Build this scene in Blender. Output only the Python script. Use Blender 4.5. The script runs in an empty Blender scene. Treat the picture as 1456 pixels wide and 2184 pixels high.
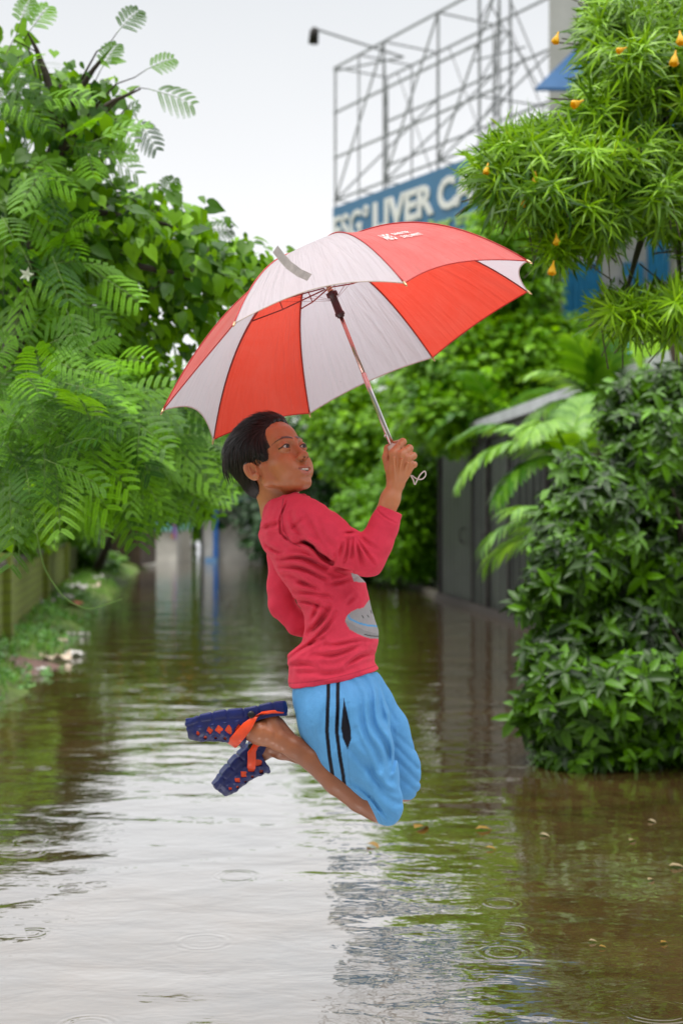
import bpy, math, random
import numpy as np
from mathutils import Vector, Matrix

random.seed(7)
RNG = np.random.default_rng(7)
R = math.radians
scene = bpy.context.scene
COL = scene.collection

# ------------------------------------------------------------------ camera
F_PX = 3033.0          # focal length in picture pixels of the 1456 x 2184 photograph
CAM_H = 1.2            # metres above the water
HORIZ = 1110.0
camd = bpy.data.cameras.new("camera")
cam = bpy.data.objects.new("camera", camd); COL.objects.link(cam)
cam.location = (0, 0, CAM_H); cam.rotation_euler = (R(90), 0, 0)
camd.sensor_fit = 'VERTICAL'; camd.sensor_height = 36; camd.sensor_width = 24
camd.lens = 50; camd.shift_y = (HORIZ - 1092) / 2184.0
camd.clip_start = 0.05; camd.clip_end = 2000
camd.dof.use_dof = True; camd.dof.focus_distance = 3.30; camd.dof.aperture_fstop = 3.4
scene.camera = cam

# ------------------------------------------------------------------ world: bright overcast
SUN_EL, SUN_ROT = R(62), R(200)
w = bpy.data.worlds.new("World"); scene.world = w; w.use_nodes = True
nt = w.node_tree; nt.nodes.clear()
def wn(t, **k):
    n = nt.nodes.new(t)
    for a, b in k.items(): setattr(n, a, b)
    return n
sky = wn('ShaderNodeTexSky', sky_type='NISHITA', sun_disc=False, sun_elevation=SUN_EL, sun_rotation=SUN_ROT)
tc = wn('ShaderNodeTexCoord'); sep = wn('ShaderNodeSeparateXYZ')
nt.links.new(tc.outputs['Generated'], sep.inputs[0])
ramp = wn('ShaderNodeValToRGB')                         # cloud deck: brightness against elevation
e = ramp.color_ramp.elements
e[0].position = 0.0; e[0].color = (.905, .915, .93, 1)
e[1].position = 1.0; e[1].color = (1.0, 1.0, 1.0, 1)
for p_, c_ in ((.12, (.97, .975, .985)), (.22, (.90, .905, .915)), (.36, (.72, .74, .76)), (.6, (.9, .9, .9))):
    x = ramp.color_ramp.elements.new(p_); x.color = (*c_, 1)
nt.links.new(sep.outputs['Z'], ramp.inputs[0])
cn = wn('ShaderNodeTexNoise'); cn.inputs['Scale'].default_value = 1.6; cn.inputs['Detail'].default_value = 3
nt.links.new(tc.outputs['Generated'], cn.inputs['Vector'])
cm = wn('ShaderNodeMapRange'); cm.inputs['To Min'].default_value = .88; cm.inputs['To Max'].default_value = 1.08
nt.links.new(cn.outputs['Fac'], cm.inputs['Value'])
zm = wn('ShaderNodeMapRange'); zm.interpolation_type = 'SMOOTHSTEP'   # an overcast sky is brightest overhead
zm.inputs['From Min'].default_value = .42; zm.inputs['From Max'].default_value = 1.0
zm.inputs['To Min'].default_value = 1.0; zm.inputs['To Max'].default_value = 3.3
nt.links.new(sep.outputs['Z'], zm.inputs['Value'])
mu = wn('ShaderNodeMath', operation='MULTIPLY'); nt.links.new(cm.outputs[0], mu.inputs[0]); nt.links.new(zm.outputs[0], mu.inputs[1])
bs = wn('ShaderNodeMapRange'); bs.interpolation_type = 'SMOOTHSTEP'     # added dimming of the unseen low sky behind the camera, cuts frontal light
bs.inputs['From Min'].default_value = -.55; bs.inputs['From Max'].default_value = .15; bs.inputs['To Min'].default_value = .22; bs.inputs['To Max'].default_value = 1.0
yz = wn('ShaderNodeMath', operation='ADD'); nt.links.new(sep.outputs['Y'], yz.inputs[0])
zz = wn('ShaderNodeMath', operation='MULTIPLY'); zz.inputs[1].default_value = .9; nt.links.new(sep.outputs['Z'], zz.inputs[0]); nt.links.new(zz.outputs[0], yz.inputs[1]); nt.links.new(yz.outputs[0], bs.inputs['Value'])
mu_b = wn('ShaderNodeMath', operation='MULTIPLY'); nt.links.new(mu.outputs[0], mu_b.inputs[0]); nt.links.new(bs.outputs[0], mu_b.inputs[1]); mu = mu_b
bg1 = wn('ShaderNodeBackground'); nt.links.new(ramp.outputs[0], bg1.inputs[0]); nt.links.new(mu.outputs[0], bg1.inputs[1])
bg2 = wn('ShaderNodeBackground'); nt.links.new(sky.outputs[0], bg2.inputs[0]); bg2.inputs[1].default_value = 0.08
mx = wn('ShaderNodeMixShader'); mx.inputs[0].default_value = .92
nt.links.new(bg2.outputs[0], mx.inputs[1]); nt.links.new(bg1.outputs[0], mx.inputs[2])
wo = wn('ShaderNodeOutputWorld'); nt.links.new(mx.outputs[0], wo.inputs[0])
sd = bpy.data.lights.new("sun", 'SUN'); sd.energy = 1.5; sd.angle = R(18); sd.color = (1, .97, .92)
so = bpy.data.objects.new("sun", sd); COL.objects.link(so)
so.rotation_euler = (R(20), 0, R(-40))                  # behind and above the camera, a little left
scene.view_settings.view_transform = 'Standard'; scene.view_settings.look = 'None'
scene.view_settings.exposure = 0.26; scene.view_settings.gamma = 1.0
scene.cycles.max_bounces = 7; scene.cycles.transparent_max_bounces = 8
scene.cycles.glossy_bounces = 3; scene.cycles.diffuse_bounces = 2; scene.cycles.transmission_bounces = 4
scene.cycles.sample_clamp_indirect = 4.0
try: scene.cycles.use_denoising = True
except Exception: pass

# ------------------------------------------------------------------ helpers
def at(px, py, Y):
    """world point seen at photo pixel (px,py) when it stands Y metres away"""
    return np.array([(px - 728.0) * Y / F_PX, Y, CAM_H - (py - HORIZ) * Y / F_PX])

def on_water(px, py, z=0.0):
    Y = (CAM_H - z) * F_PX / (py - HORIZ)
    return at(px, py, Y)

def mesh_obj(name, V, Fc, mat=None, parent=None, smooth=False, attrs=None, colors=None, mats=None, fmat=None, uv=None):
    """V (n,3) array; Fc = (m,k) array or list of faces; ONE mesh object"""
    me = bpy.data.meshes.new(name)
    V = np.asarray(V, dtype=np.float32)
    if isinstance(Fc, np.ndarray):
        m, k = Fc.shape
        me.vertices.add(len(V)); me.vertices.foreach_set('co', V.ravel())
        me.loops.add(m * k); me.loops.foreach_set('vertex_index', Fc.astype(np.int32).ravel())
        me.polygons.add(m); me.polygons.foreach_set('loop_start', np.arange(m, dtype=np.int32) * k)
        me.update(calc_edges=True)
    else:
        me.from_pydata([tuple(map(float, v)) for v in V], [], [tuple(map(int, f)) for f in Fc]); me.update()
    if smooth: me.polygons.foreach_set('use_smooth', [True] * len(me.polygons))
    if attrs is not None:
        for an, av in attrs.items():
            a = me.attributes.new(an, 'FLOAT', 'POINT'); a.data.foreach_set('value', np.asarray(av, dtype=np.float32))
    if colors is not None:
        a = me.color_attributes.new('col', 'FLOAT_COLOR', 'POINT')
        c = np.ones((len(V), 4), dtype=np.float32); c[:, :3] = colors
        a.data.foreach_set('color', c.ravel())
    if uv is not None:
        ul = me.uv_layers.new(name='uv'); li = np.empty(len(me.loops), dtype=np.int32)
        me.loops.foreach_get('vertex_index', li); ul.data.foreach_set('uv', np.asarray(uv, dtype=np.float32)[li].ravel())
    if mats:
        for m_ in mats: me.materials.append(m_)
        if fmat is not None: me.polygons.foreach_set('material_index', np.asarray(fmat, dtype=np.int32))
    elif mat: me.materials.append(mat)
    o = bpy.data.objects.new(name, me); COL.objects.link(o)
    if parent is not None: o.parent = parent
    return o

def empty(name, loc=(0, 0, 0)):
    o = bpy.data.objects.new(name, None); COL.objects.link(o); o.location = tuple(float(v) for v in loc); o.empty_display_size = .1
    return o

def tag(o, label=None, cat=None, group=None, kind=None):
    if label: o['label'] = label
    if cat: o['category'] = cat
    if group: o['group'] = group
    if kind: o['kind'] = kind
    return o

def adopt(child, parent):
    """parent while keeping the child where it stands (its mesh is in world coordinates)"""
    child.parent = parent
    child.matrix_parent_inverse = Matrix.Translation(parent.location).inverted()
    return child

class MB:
    """collects boxes, tubes and sheets; build() links them as one mesh"""
    def __init__(s): s.v = []; s.f = []; s.n = 0
    def add(s, V, Fc):
        V = np.asarray(V, float)
        s.v.append(V); s.f += [tuple(int(i) + s.n for i in f) for f in Fc]; s.n += len(V)
    def box(s, c, size, rz=0.0, M=None):
        h = np.asarray(size, float) / 2
        P = np.array([(x, y, z) for z in (-1, 1) for y in (-1, 1) for x in (-1, 1)], float) * h
        if M is not None: P = P @ np.asarray(M).T
        elif rz:
            c_, s_ = math.cos(rz), math.sin(rz); P = P @ np.array([[c_, -s_, 0], [s_, c_, 0], [0, 0, 1]]).T
        s.add(P + np.asarray(c, float), [(0, 2, 3, 1), (4, 5, 7, 6), (0, 1, 5, 4), (2, 6, 7, 3), (0, 4, 6, 2), (1, 3, 7, 5)])
    def beam(s, a, b, wd, hg=None, up=(0, 0, 1)):
        a = np.asarray(a, float); b = np.asarray(b, float); hg = hg or wd
        d = b - a; L = np.linalg.norm(d); d = d / L; u = np.asarray(up, float)
        if abs(d @ u) > .98: u = np.array([1., 0, 0])
        x = np.cross(d, u); x /= np.linalg.norm(x); y = np.cross(x, d)
        s.box((a + b) / 2, (wd, L, hg), M=np.stack([x, d, y], 1))
    def tube(s, pts, rad, n=8, caps=True):
        pts = [np.asarray(p, float) for p in pts]
        rad = [rad] * len(pts) if np.isscalar(rad) else list(rad)
        V = []; prev = None
        for i, p in enumerate(pts):
            d = pts[min(i + 1, len(pts) - 1)] - pts[max(i - 1, 0)]; d = d / (np.linalg.norm(d) + 1e-12)
            if prev is None:
                u = np.array([0, 0, 1.]) if abs(d[2]) < .9 else np.array([1., 0, 0])
                x = np.cross(d, u)
            else: x = prev - d * (prev @ d)
            x /= np.linalg.norm(x) + 1e-12; y = np.cross(d, x); prev = x
            for k in range(n):
                a = 2 * math.pi * k / n; V.append(p + rad[i] * (x * math.cos(a) + y * math.sin(a)))
        Fc = [(i * n + k, i * n + (k + 1) % n, (i + 1) * n + (k + 1) % n, (i + 1) * n + k) for i in range(len(pts) - 1) for k in range(n)]
        if caps: Fc += [tuple(range(n))[::-1], tuple((len(pts) - 1) * n + k for k in range(n))]
        s.add(V, Fc)
    def prism(s, poly, axis, th):
        """flat polygon (list of 3-D points) extruded by th along axis"""
        P = np.asarray(poly, float); n = len(P); Q = P + np.asarray(axis, float) * th
        s.add(np.vstack([P, Q]), [tuple(range(n))[::-1], tuple(range(n, 2 * n))] + [(i, (i + 1) % n, n + (i + 1) % n, n + i) for i in range(n)])
    def build(s, name, mat=None, parent=None, smooth=False):
        return mesh_obj(name, np.vstack(s.v), s.f, mat, parent, smooth)

# ------------------------------------------------------------------ material helpers
def new_mat(name):
    m = bpy.data.materials.new(name); m.use_nodes = True
    return m, m.node_tree, m.node_tree.nodes['Principled BSDF']

def nd(t, typ, **k):
    n = t.nodes.new(typ)
    for a, b in k.items():
        if a.startswith('i_'): n.inputs[a[2:].replace('_', ' ')].default_value = b
        else: setattr(n, a, b)
    return n

def simple(name, col, rough=.6, metal=0, var=.25, scale=6, bump=0.0, spec=.4, coat=0, bscale=None, col2=None):
    """one colour broken by procedural noise"""
    m, t, b = new_mat(name)
    tcn = nd(t, 'ShaderNodeTexCoord'); n1 = nd(t, 'ShaderNodeTexNoise', i_Scale=scale, i_Detail=6.0, i_Roughness=.6)
    t.links.new(tcn.outputs['Object'], n1.inputs['Vector'])
    r = nd(t, 'ShaderNodeValToRGB'); c = np.array(col)
    r.color_ramp.elements[0].position = .3; r.color_ramp.elements[1].position = .72
    c2 = np.array(col2) if col2 is not None else c * (1 + var)
    r.color_ramp.elements[0].color = (*np.clip(c * (1 - var), 0, 1), 1); r.color_ramp.elements[1].color = (*np.clip(c2, 0, 1), 1)
    t.links.new(n1.outputs['Fac'], r.inputs[0]); t.links.new(r.outputs[0], b.inputs['Base Color'])
    b.inputs['Roughness'].default_value = rough; b.inputs['Metallic'].default_value = metal
    b.inputs['Specular IOR Level'].default_value = spec; b.inputs['Coat Weight'].default_value = coat
    if bump:
        n2 = nd(t, 'ShaderNodeTexNoise', i_Scale=bscale or scale * 5, i_Detail=4.0); t.links.new(tcn.outputs['Object'], n2.inputs['Vector'])
        bm_ = nd(t, 'ShaderNodeBump', i_Strength=bump, i_Distance=.01)
        t.links.new(n2.outputs['Fac'], bm_.inputs['Height']); t.links.new(bm_.outputs[0], b.inputs['Normal'])
    return m

def leaf_mat(name, dark, light, trans=.35, rough=.38, yellow=None, spec=.32, power=1.7):
    """leaf colour picked per leaf by the attribute v; light also passes through the blade"""
    m, t, b = new_mat(name); out = t.nodes['Material Output']
    a = nd(t, 'ShaderNodeAttribute', attribute_name='v')
    r = nd(t, 'ShaderNodeValToRGB')
    r.color_ramp.elements[0].color = (*dark, 1); r.color_ramp.elements[1].color = (*light, 1)
    if yellow is not None:
        r.color_ramp.elements[1].position = .93; x = r.color_ramp.elements.new(.985); x.color = (*yellow, 1)
    pw = nd(t, 'ShaderNodeMath', operation='POWER'); pw.inputs[1].default_value = power; t.links.new(a.outputs['Fac'], pw.inputs[0])
    t.links.new(pw.outputs[0], r.inputs[0]); t.links.new(r.outputs[0], b.inputs['Base Color'])
    b.inputs['Roughness'].default_value = rough; b.inputs['Specular IOR Level'].default_value = spec
    tr = nd(t, 'ShaderNodeBsdfTranslucent')
    hs = nd(t, 'ShaderNodeHueSaturation', i_Saturation=1.1, i_Value=1.25, i_Hue=.487); t.links.new(r.outputs[0], hs.inputs['Color'])
    t.links.new(hs.outputs[0], tr.inputs['Color'])
    ms = nd(t, 'ShaderNodeMixShader'); ms.inputs[0].default_value = trans * .6
    t.links.new(b.outputs[0], ms.inputs[1]); t.links.new(tr.outputs[0], ms.inputs[2]); t.links.new(ms.outputs[0], out.inputs['Surface'])
    return m
# ------------------------------------------------------------------ implicit surfaces (surface nets)
def surface_nets(Fd, ax):
    xs, ys, zs = ax
    S = Fd < 0
    nx, ny, nz = S.shape
    a = S[:-1, :-1, :-1]; anyi = a.copy(); alli = a.copy()
    for dx in (0, 1):
        for dy in (0, 1):
            for dz in (0, 1):
                if dx + dy + dz == 0: continue
                b = S[dx:nx - 1 + dx, dy:ny - 1 + dy, dz:nz - 1 + dz]
                anyi |= b; alli &= b
    mixed = anyi & ~alli
    I, J, K = np.nonzero(mixed)
    ids = np.full(mixed.shape, -1, dtype=np.int32); ids[I, J, K] = np.arange(len(I))
    c = [(dx, dy, dz) for dx in (0, 1) for dy in (0, 1) for dz in (0, 1)]
    val = {k: Fd[I + k[0], J + k[1], K + k[2]] for k in c}
    acc = np.zeros((len(I), 3)); cnt = np.zeros(len(I))
    for k in c:
        for axis in range(3):
            if k[axis]: continue
            k2 = list(k); k2[axis] = 1; k2 = tuple(k2)
            va, vb = val[k], val[k2]; mk = (va < 0) != (vb < 0)
            t = np.where(mk, va / np.where(va == vb, 1, va - vb), 0)
            p = np.tile(np.array(k, float), (len(I), 1)); p[:, axis] += t
            acc[mk] += p[mk]; cnt[mk] += 1
    q = acc / np.maximum(cnt, 1)[:, None]
    def lerp(arr, i, t): return arr[i] + (arr[i + 1] - arr[i]) * t
    V = np.stack([lerp(xs, I, q[:, 0]), lerp(ys, J, q[:, 1]), lerp(zs, K, q[:, 2])], 1)
    quads = []
    for axis in range(3):
        s0 = [slice(None)] * 3; s1 = [slice(None)] * 3
        s0[axis] = slice(0, -1); s1[axis] = slice(1, None)
        o1, o2 = (axis + 1) % 3, (axis + 2) % 3
        for s in (s0, s1): s[o1] = slice(1, -1); s[o2] = slice(1, -1)
        A, B = S[tuple(s0)], S[tuple(s1)]
        e = np.nonzero(A != B); ins = A[e]
        e = list(e); e[o1] = e[o1] + 1; e[o2] = e[o2] + 1
        def idx(d1, d2):
            g = list(e); g[o1] = g[o1] - d1; g[o2] = g[o2] - d2
            return ids[g[0], g[1], g[2]]
        q4 = np.stack([idx(1, 1), idx(0, 1), idx(0, 0), idx(1, 0)], 1)
        q4[~ins] = q4[~ins][:, ::-1]
        quads.append(q4)
    return V, np.vstack(quads)

def smooth_mesh(V, Q, it=1, lam=.5):
    n = len(V)
    E = np.vstack([Q[:, [0, 1]], Q[:, [1, 2]], Q[:, [2, 3]], Q[:, [3, 0]]])
    for _ in range(it):
        acc = np.zeros((n, 3)); cnt = np.bincount(E.ravel(), minlength=n)
        for d in range(3):
            acc[:, d] = np.bincount(E[:, 0], V[E[:, 1], d], n) + np.bincount(E[:, 1], V[E[:, 0], d], n)
        V = V + lam * (acc / np.maximum(cnt, 1)[:, None] - V)
    return V

class Field:
    """signed distance on a grid in (u, v, w): photo pixels right and down at the boy's distance, w = pixels (1/900 m) away"""
    def __init__(s, ax):
        s.ax = [np.asarray(a, dtype=np.float32) for a in ax]
        s.F = np.full([len(a) for a in s.ax], 60.0, dtype=np.float32)
    def _sl(s, lo, hi):
        sl = []
        for a, l, h in zip(s.ax, lo, hi):
            i0 = max(int(np.searchsorted(a, l)) - 1, 0); i1 = min(int(np.searchsorted(a, h)) + 1, len(a))
            if i1 <= i0: return None
            sl.append(slice(i0, i1))
        return tuple(sl)
    def op(s, fn, lo, hi, k=4.0, mode='add', pad=10):
        pad = pad + k
        sl = s._sl([l - pad for l in lo], [h + pad for h in hi])
        if sl is None: return
        U = s.ax[0][sl[0]][:, None, None]; V = s.ax[1][sl[1]][None, :, None]; W = s.ax[2][sl[2]][None, None, :]
        d = fn(U, V, W).astype(np.float32); a = s.F[sl]
        if mode == 'add':
            h = np.clip(.5 + .5 * (a - d) / k, 0, 1); s.F[sl] = a * (1 - h) + d * h - k * h * (1 - h)
        elif mode == 'cut':
            d = -d; h = np.clip(.5 - .5 * (a - d) / k, 0, 1); s.F[sl] = a * (1 - h) + d * h + k * h * (1 - h)
        elif mode == 'disp': s.F[sl] = a + d
    def cone(s, a, b, ra, rb, k=4.0, mode='add', ws=1.0):
        """tapered limb piece between points a and b; ws squeezes it along w"""
        a = np.asarray(a, float); b = np.asarray(b, float); m = max(ra, rb)
        def fn(U, V, W):
            pu, pv, pw = U - a[0], V - a[1], (W - a[2]) / ws
            bu, bv, bw = b[0] - a[0], b[1] - a[1], (b[2] - a[2]) / ws
            h = np.clip((pu * bu + pv * bv + pw * bw) / (bu * bu + bv * bv + bw * bw + 1e-6), 0, 1)
            return np.sqrt((pu - bu * h) ** 2 + (pv - bv * h) ** 2 + (pw - bw * h) ** 2) - (ra + (rb - ra) * h)
        mw = m * max(ws, 1)
        s.op(fn, np.minimum(a, b) - (m, m, mw), np.maximum(a, b) + (m, m, mw), k, mode)
    def chain(s, pts, k=4.0, ws=1.0, mode='add'):
        for p, q in zip(pts[:-1], pts[1:]): s.cone(p[:3], q[:3], p[3], q[3], k, mode, ws)
    def ell(s, c, r, M=None, k=4.0, mode='add'):
        c = np.asarray(c, float); r = np.asarray(r, float); Mt = np.eye(3) if M is None else np.asarray(M, float)
        def fn(U, V, W):
            pu, pv, pw = U - c[0], V - c[1], W - c[2]
            l = [Mt[0, i] * pu + Mt[1, i] * pv + Mt[2, i] * pw for i in range(3)]
            k0 = np.sqrt(sum((l[i] / r[i]) ** 2 for i in range(3))) + 1e-6
            k1 = np.sqrt(sum((l[i] / r[i] ** 2) ** 2 for i in range(3))) + 1e-6
            return k0 * (k0 - 1) / k1
        ext = np.sqrt(((np.abs(Mt) * r) ** 2).sum(1))
        s.op(fn, c - ext, c + ext, k, mode)
    def mesh(s, sm=1):
        V, Q = surface_nets(s.F, s.ax)
        return (smooth_mesh(V, Q, sm) if sm else V), Q

Y0 = 3.37
def to_world(P):
    P = np.asarray(P, float); Y = Y0 + P[..., 2] / 900.0
    return np.stack([(P[..., 0] - 728) * Y / F_PX, Y, CAM_H - (P[..., 1] - HORIZ) * Y / F_PX], -1)

def seg_dist(U, V, x0, y0, x1, y1):
    dx, dy = x1 - x0, y1 - y0; L = dx * dx + dy * dy
    h = np.clip(((U - x0) * dx + (V - y0) * dy) / L, 0, 1)
    return np.sqrt((U - x0 - h * dx) ** 2 + (V - y0 - h * dy) ** 2), h

def poly_dist(U, V, pts):
    d = 1e9
    for (a, b), (c, e_) in zip(pts[:-1], pts[1:]): d = np.minimum(d, seg_dist(U, V, a, b, c, e_)[0])
    return d

def soft_poly(U, V, poly, w_=1.2):
    d = poly_dist(U, V, list(poly) + [poly[0]]); return np.clip(.5 + np.where(in_poly(U, V, poly), d, -d) / w_, 0, 1)

def in_poly(U, V, poly):
    ins = np.zeros(np.shape(U), bool); n = len(poly)
    for i in range(n):
        x0, y0 = poly[i]; x1, y1 = poly[(i + 1) % n]
        c = ((y0 > V) != (y1 > V)) & (U < (x1 - x0) * (V - y0) / (y1 - y0 + 1e-9) + x0)
        ins ^= c
    return ins

def ranged(segs):
    out = []
    for lo, hi, st in segs: out.append(np.arange(lo, hi, st))
    return np.concatenate(out)

# ------------------------------------------------------------------ the boy
def seam_tube(mb, pts, rad, n=6):
    mb.tube([to_world(p) for p in pts], rad, n)

PHI, ALPHA, ROLL = R(40), R(24), R(0)
f0 = np.array([math.cos(PHI), 0, -math.sin(PHI)]); up0 = np.array([0, -1., 0]); l0 = np.array([math.sin(PHI), 0, math.cos(PHI)])
HF = f0 * math.cos(ALPHA) + up0 * math.sin(ALPHA); HH = -f0 * math.sin(ALPHA) + up0 * math.cos(ALPHA)
HL = l0 * math.cos(ROLL) + HH * math.sin(ROLL); HH = HH * math.cos(ROLL) - l0 * math.sin(ROLL)
HM = np.stack([HF, HL, HH], 1)                       # columns: forward, left, up
HO = np.array([583., 1000., -5.])
MMP = .9
def hd(f, l, h): return HO + MMP * (f * HF + l * HL + h * HH)

def skin_mat():
    m, t, b = new_mat('skin')
    a = nd(t, 'ShaderNodeVertexColor', layer_name='col')
    tcn = nd(t, 'ShaderNodeTexCoord'); n = nd(t, 'ShaderNodeTexNoise', i_Scale=60.0, i_Detail=5.0); t.links.new(tcn.outputs['Object'], n.inputs['Vector'])
    mr = nd(t, 'ShaderNodeMapRange', i_To_Min=.86, i_To_Max=1.12); t.links.new(n.outputs['Fac'], mr.inputs['Value'])
    mm = nd(t, 'ShaderNodeMixRGB', blend_type='MULTIPLY'); mm.inputs[0].default_value = 1
    t.links.new(a.outputs[0], mm.inputs[1]); t.links.new(mr.outputs[0], mm.inputs[2])
    t.links.new(mm.outputs[0], b.inputs['Base Color'])
    b.inputs['Roughness'].default_value = .36; b.inputs['Specular IOR Level'].default_value = .6
    b.inputs['Subsurface Weight'].default_value = .12; b.inputs['Subsurface Radius'].default_value = (.006, .0025, .0012); b.inputs['Subsurface Scale'].default_value = .6
    n2 = nd(t, 'ShaderNodeTexNoise', i_Scale=420.0, i_Detail=3.0); t.links.new(tcn.outputs['Object'], n2.inputs['Vector'])
    bp = nd(t, 'ShaderNodeBump', i_Strength=.3, i_Distance=.0012); t.links.new(n2.outputs['Fac'], bp.inputs['Height']); t.links.new(bp.outputs[0], b.inputs['Normal'])
    return m

def cloth_mat(name, rough=.85, weave=900.0, bump=.25, sheen=.04):
    m, t, b = new_mat(name)
    a = nd(t, 'ShaderNodeVertexColor', layer_name='col')
    tcn = nd(t, 'ShaderNodeTexCoord'); n = nd(t, 'ShaderNodeTexNoise', i_Scale=38.0, i_Detail=8.0, i_Roughness=.75); t.links.new(tcn.outputs['Object'], n.inputs['Vector'])
    mr = nd(t, 'ShaderNodeMapRange', i_To_Min=.84, i_To_Max=1.16); t.links.new(n.outputs['Fac'], mr.inputs['Value'])
    mm = nd(t, 'ShaderNodeMixRGB', blend_type='MULTIPLY'); mm.inputs[0].default_value = 1
    t.links.new(a.outputs[0], mm.inputs[1]); t.links.new(mr.outputs[0], mm.inputs[2]); t.links.new(mm.outputs[0], b.inputs['Base Color'])
    b.inputs['Roughness'].default_value = rough; b.inputs['Specular IOR Level'].default_value = .15
    b.inputs['Sheen Weight'].default_value = sheen; b.inputs['Sheen Roughness'].default_value = .5
    n2 = nd(t, 'ShaderNodeTexNoise', i_Scale=weave, i_Detail=2.0); t.links.new(tcn.outputs['Object'], n2.inputs['Vector'])
    bp = nd(t, 'ShaderNodeBump', i_Strength=bump, i_Distance=.0015); t.links.new(n2.outputs['Fac'], bp.inputs['Height'])
    n3 = nd(t, 'ShaderNodeTexNoise', i_Scale=55.0, i_Detail=3.0); t.links.new(tcn.outputs['Object'], n3.inputs['Vector'])
    bp2 = nd(t, 'ShaderNodeBump', i_Strength=.35, i_Distance=.006); t.links.new(n3.outputs['Fac'], bp2.inputs['Height']); t.links.new(bp.outputs[0], bp2.inputs['Normal'])
    t.links.new(bp2.outputs[0], b.inputs['Normal'])
    return m

SKIN = np.array([.50, .175, .072])
def build_body(root):
    ax = (ranged([(385, 470, 2.2), (470, 675, 1.15), (675, 815, 2.2), (815, 900, 1.3), (900, 906, 2)]),
          ranged([(868, 930, 1.3), (930, 1052, 1.15), (1052, 1780, 2.2)]),
          ranged([(-150, 95, 1.7), (95, 112, 2.2)]))
    F = Field(ax)
    def E(c, r, k=4, mode='add', rot=None):
        M = HM
        if rot is not None:                       # rotate about the head's left axis (pitch) then up axis (yaw), degrees
            p_, y_ = R(rot[0]), R(rot[1])
            Rp = np.array([[math.cos(p_), 0, -math.sin(p_)], [0, 1, 0], [math.sin(p_), 0, math.cos(p_)]])
            Ry = np.array([[math.cos(y_), -math.sin(y_), 0], [math.sin(y_), math.cos(y_), 0], [0, 0, 1]])
            M = HM @ Ry @ Rp
        F.ell(hd(*c), np.array(r) * MMP, M, k, mode)
    def C(a, b, ra, rb, k=4, mode='add'): F.cone(hd(*a), hd(*b), ra * MMP, rb * MMP, k, mode)
    # head
    E((-8, 0, 46), (86, 69, 75), 6)
    E((35, 0, 56), (46, 56, 46), 12)
    E((34, 0, 2), (50, 53, 58), 10)
    E((45, 0, -40), (39, 41, 35), 12)
    for s in (-1, 1):
        C((10, s * 46, -34), (64, s * 16, -64), 15, 13, 10)
        C((14, s * 49, -4), (10, s * 47, -34), 16, 14, 10)
        E((57, s * 33, -14), (26, 23.5, 26), 14)
        E((64, s * 24, -22), (19, 17, 20), 14)               # cheek
        E((62, s * 28, -34), (22, 20, 22), 12)
        C((84, s * 10, 37), (74, s * 38, 41), 7, 6, 9)      # brow ridge
    E((50, 0, -60), (32, 28, 16), 12)
    C((70, -8, -67), (70, 8, -67), 13.5, 13.5, 9)           # chin
    E((74, 0, -40), (21, 25, 19), 10)                        # muzzle
    C((80, 0, 30), (96.5, 0, -5), 6.5, 7.5, 12)                 # nose bridge
    E((100, 0, -8.5), (10, 10.5, 8.5), 7)
    for s in (-1, 1):
        E((93, s * 11.5, -12), (9, 6.5, 6.5), 6)
        E((99, s * 6.5, -18), (5, 3.2, 3.6), 1.5, 'cut')
        E((90, s * 30, 22), (10, 15, 8), 9, 'cut')          # eye hollow
        E((73.5, s * 31, 22), (14.8, 16.2, 14), 5)        # lids over the ball
        E((90, s * 32, 20.8), (12.5, 13.6, 4.0), 1.2, 'cut', (0, s * 14))
    # mouth: lips, opening
    for s in (-1, 1):
        C((95.5, s * 4, -35.5), (83, s * 22, -37.5), 3.2, 2.2, 5)
        C((92.5, 0, -51.5), (81.5, s * 22, -41.5), 4.4, 2.2, 5)
    for s in (-1, 1): C((99, 0, -44), (88, s * 20, -38.6), 4.8, 2.2, 1.5, 'cut'); C((90, 0, -44), (80, s * 18, -38.6), 4.8, 2.2, 1.5, 'cut')
    E((91, 0, -60), (5, 16, 3.5), 7, 'cut')
    C((98, 0, -21), (98, 0, -30), 1.6, 1.6, 4, 'cut')
    # ears
    for s in (-1, 1):
        m_ = (18, -s * 26)
        E((-8, s * 72, -2), (17, 6.5, 27), 3, 'add', m_)
        E((-3, s * 79, 2), (12, 8, 19), 2.0, 'cut', m_)
        E((2, s * 74, -6), (7, 7, 9), 2.0, 'cut', m_)
        C((-9, s * 75, -12), (-8, s * 77, 10), 1.9, 1.9, 2)
        E((2, s * 74, -20), (8, 5, 8), 4)
        C((5, s * 71, -4), (6, s * 71, -9), 3.6, 3.4, 3)
    # neck into the shoulders
    F.chain([(574, 1010, 5, 44), (590, 1050, 5, 41), (604, 1092, 8, 46)], 14)
    F.chain([(604, 1092, 8, 46), (650, 1180, 5, 52), (705, 1300, 0, 55), (720, 1440, 0, 56)], 12, 1.3)
    # right arm to the wrist
    F.chain([(640, 1105, -78, 34), (715, 1152, -110, 27), (784, 1196, -122, 24), (808, 1130, -116, 23), (832, 1064, -106, 20.5), (843, 1036, -103, 17)], 8)
    # left arm behind the back
    F.chain([(612, 1110, 90, 28), (602, 1200, 100, 21), (602, 1282, 94, 18), (640, 1330, 87, 17), (700, 1350, 80, 15)], 8)
    F.chain([(700, 1350, 80, 14), (735, 1352, 75, 12)], 5)
    for i in range(4): F.chain([(735, 1342 + i * 7, 75, 6.5), (758, 1340 + i * 8, 72, 6), (770, 1343 + i * 8, 64, 5.4)], 2)
    F.chain([(712, 1340, 78, 7), (728, 1326, 74, 6.5), (740, 1320, 70, 5.5)], 2)
    # right hand closed on the handle
    MC = [(838, 966, -118), (854, 970, -121), (867, 978, -117), (876, 992, -110)]
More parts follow.
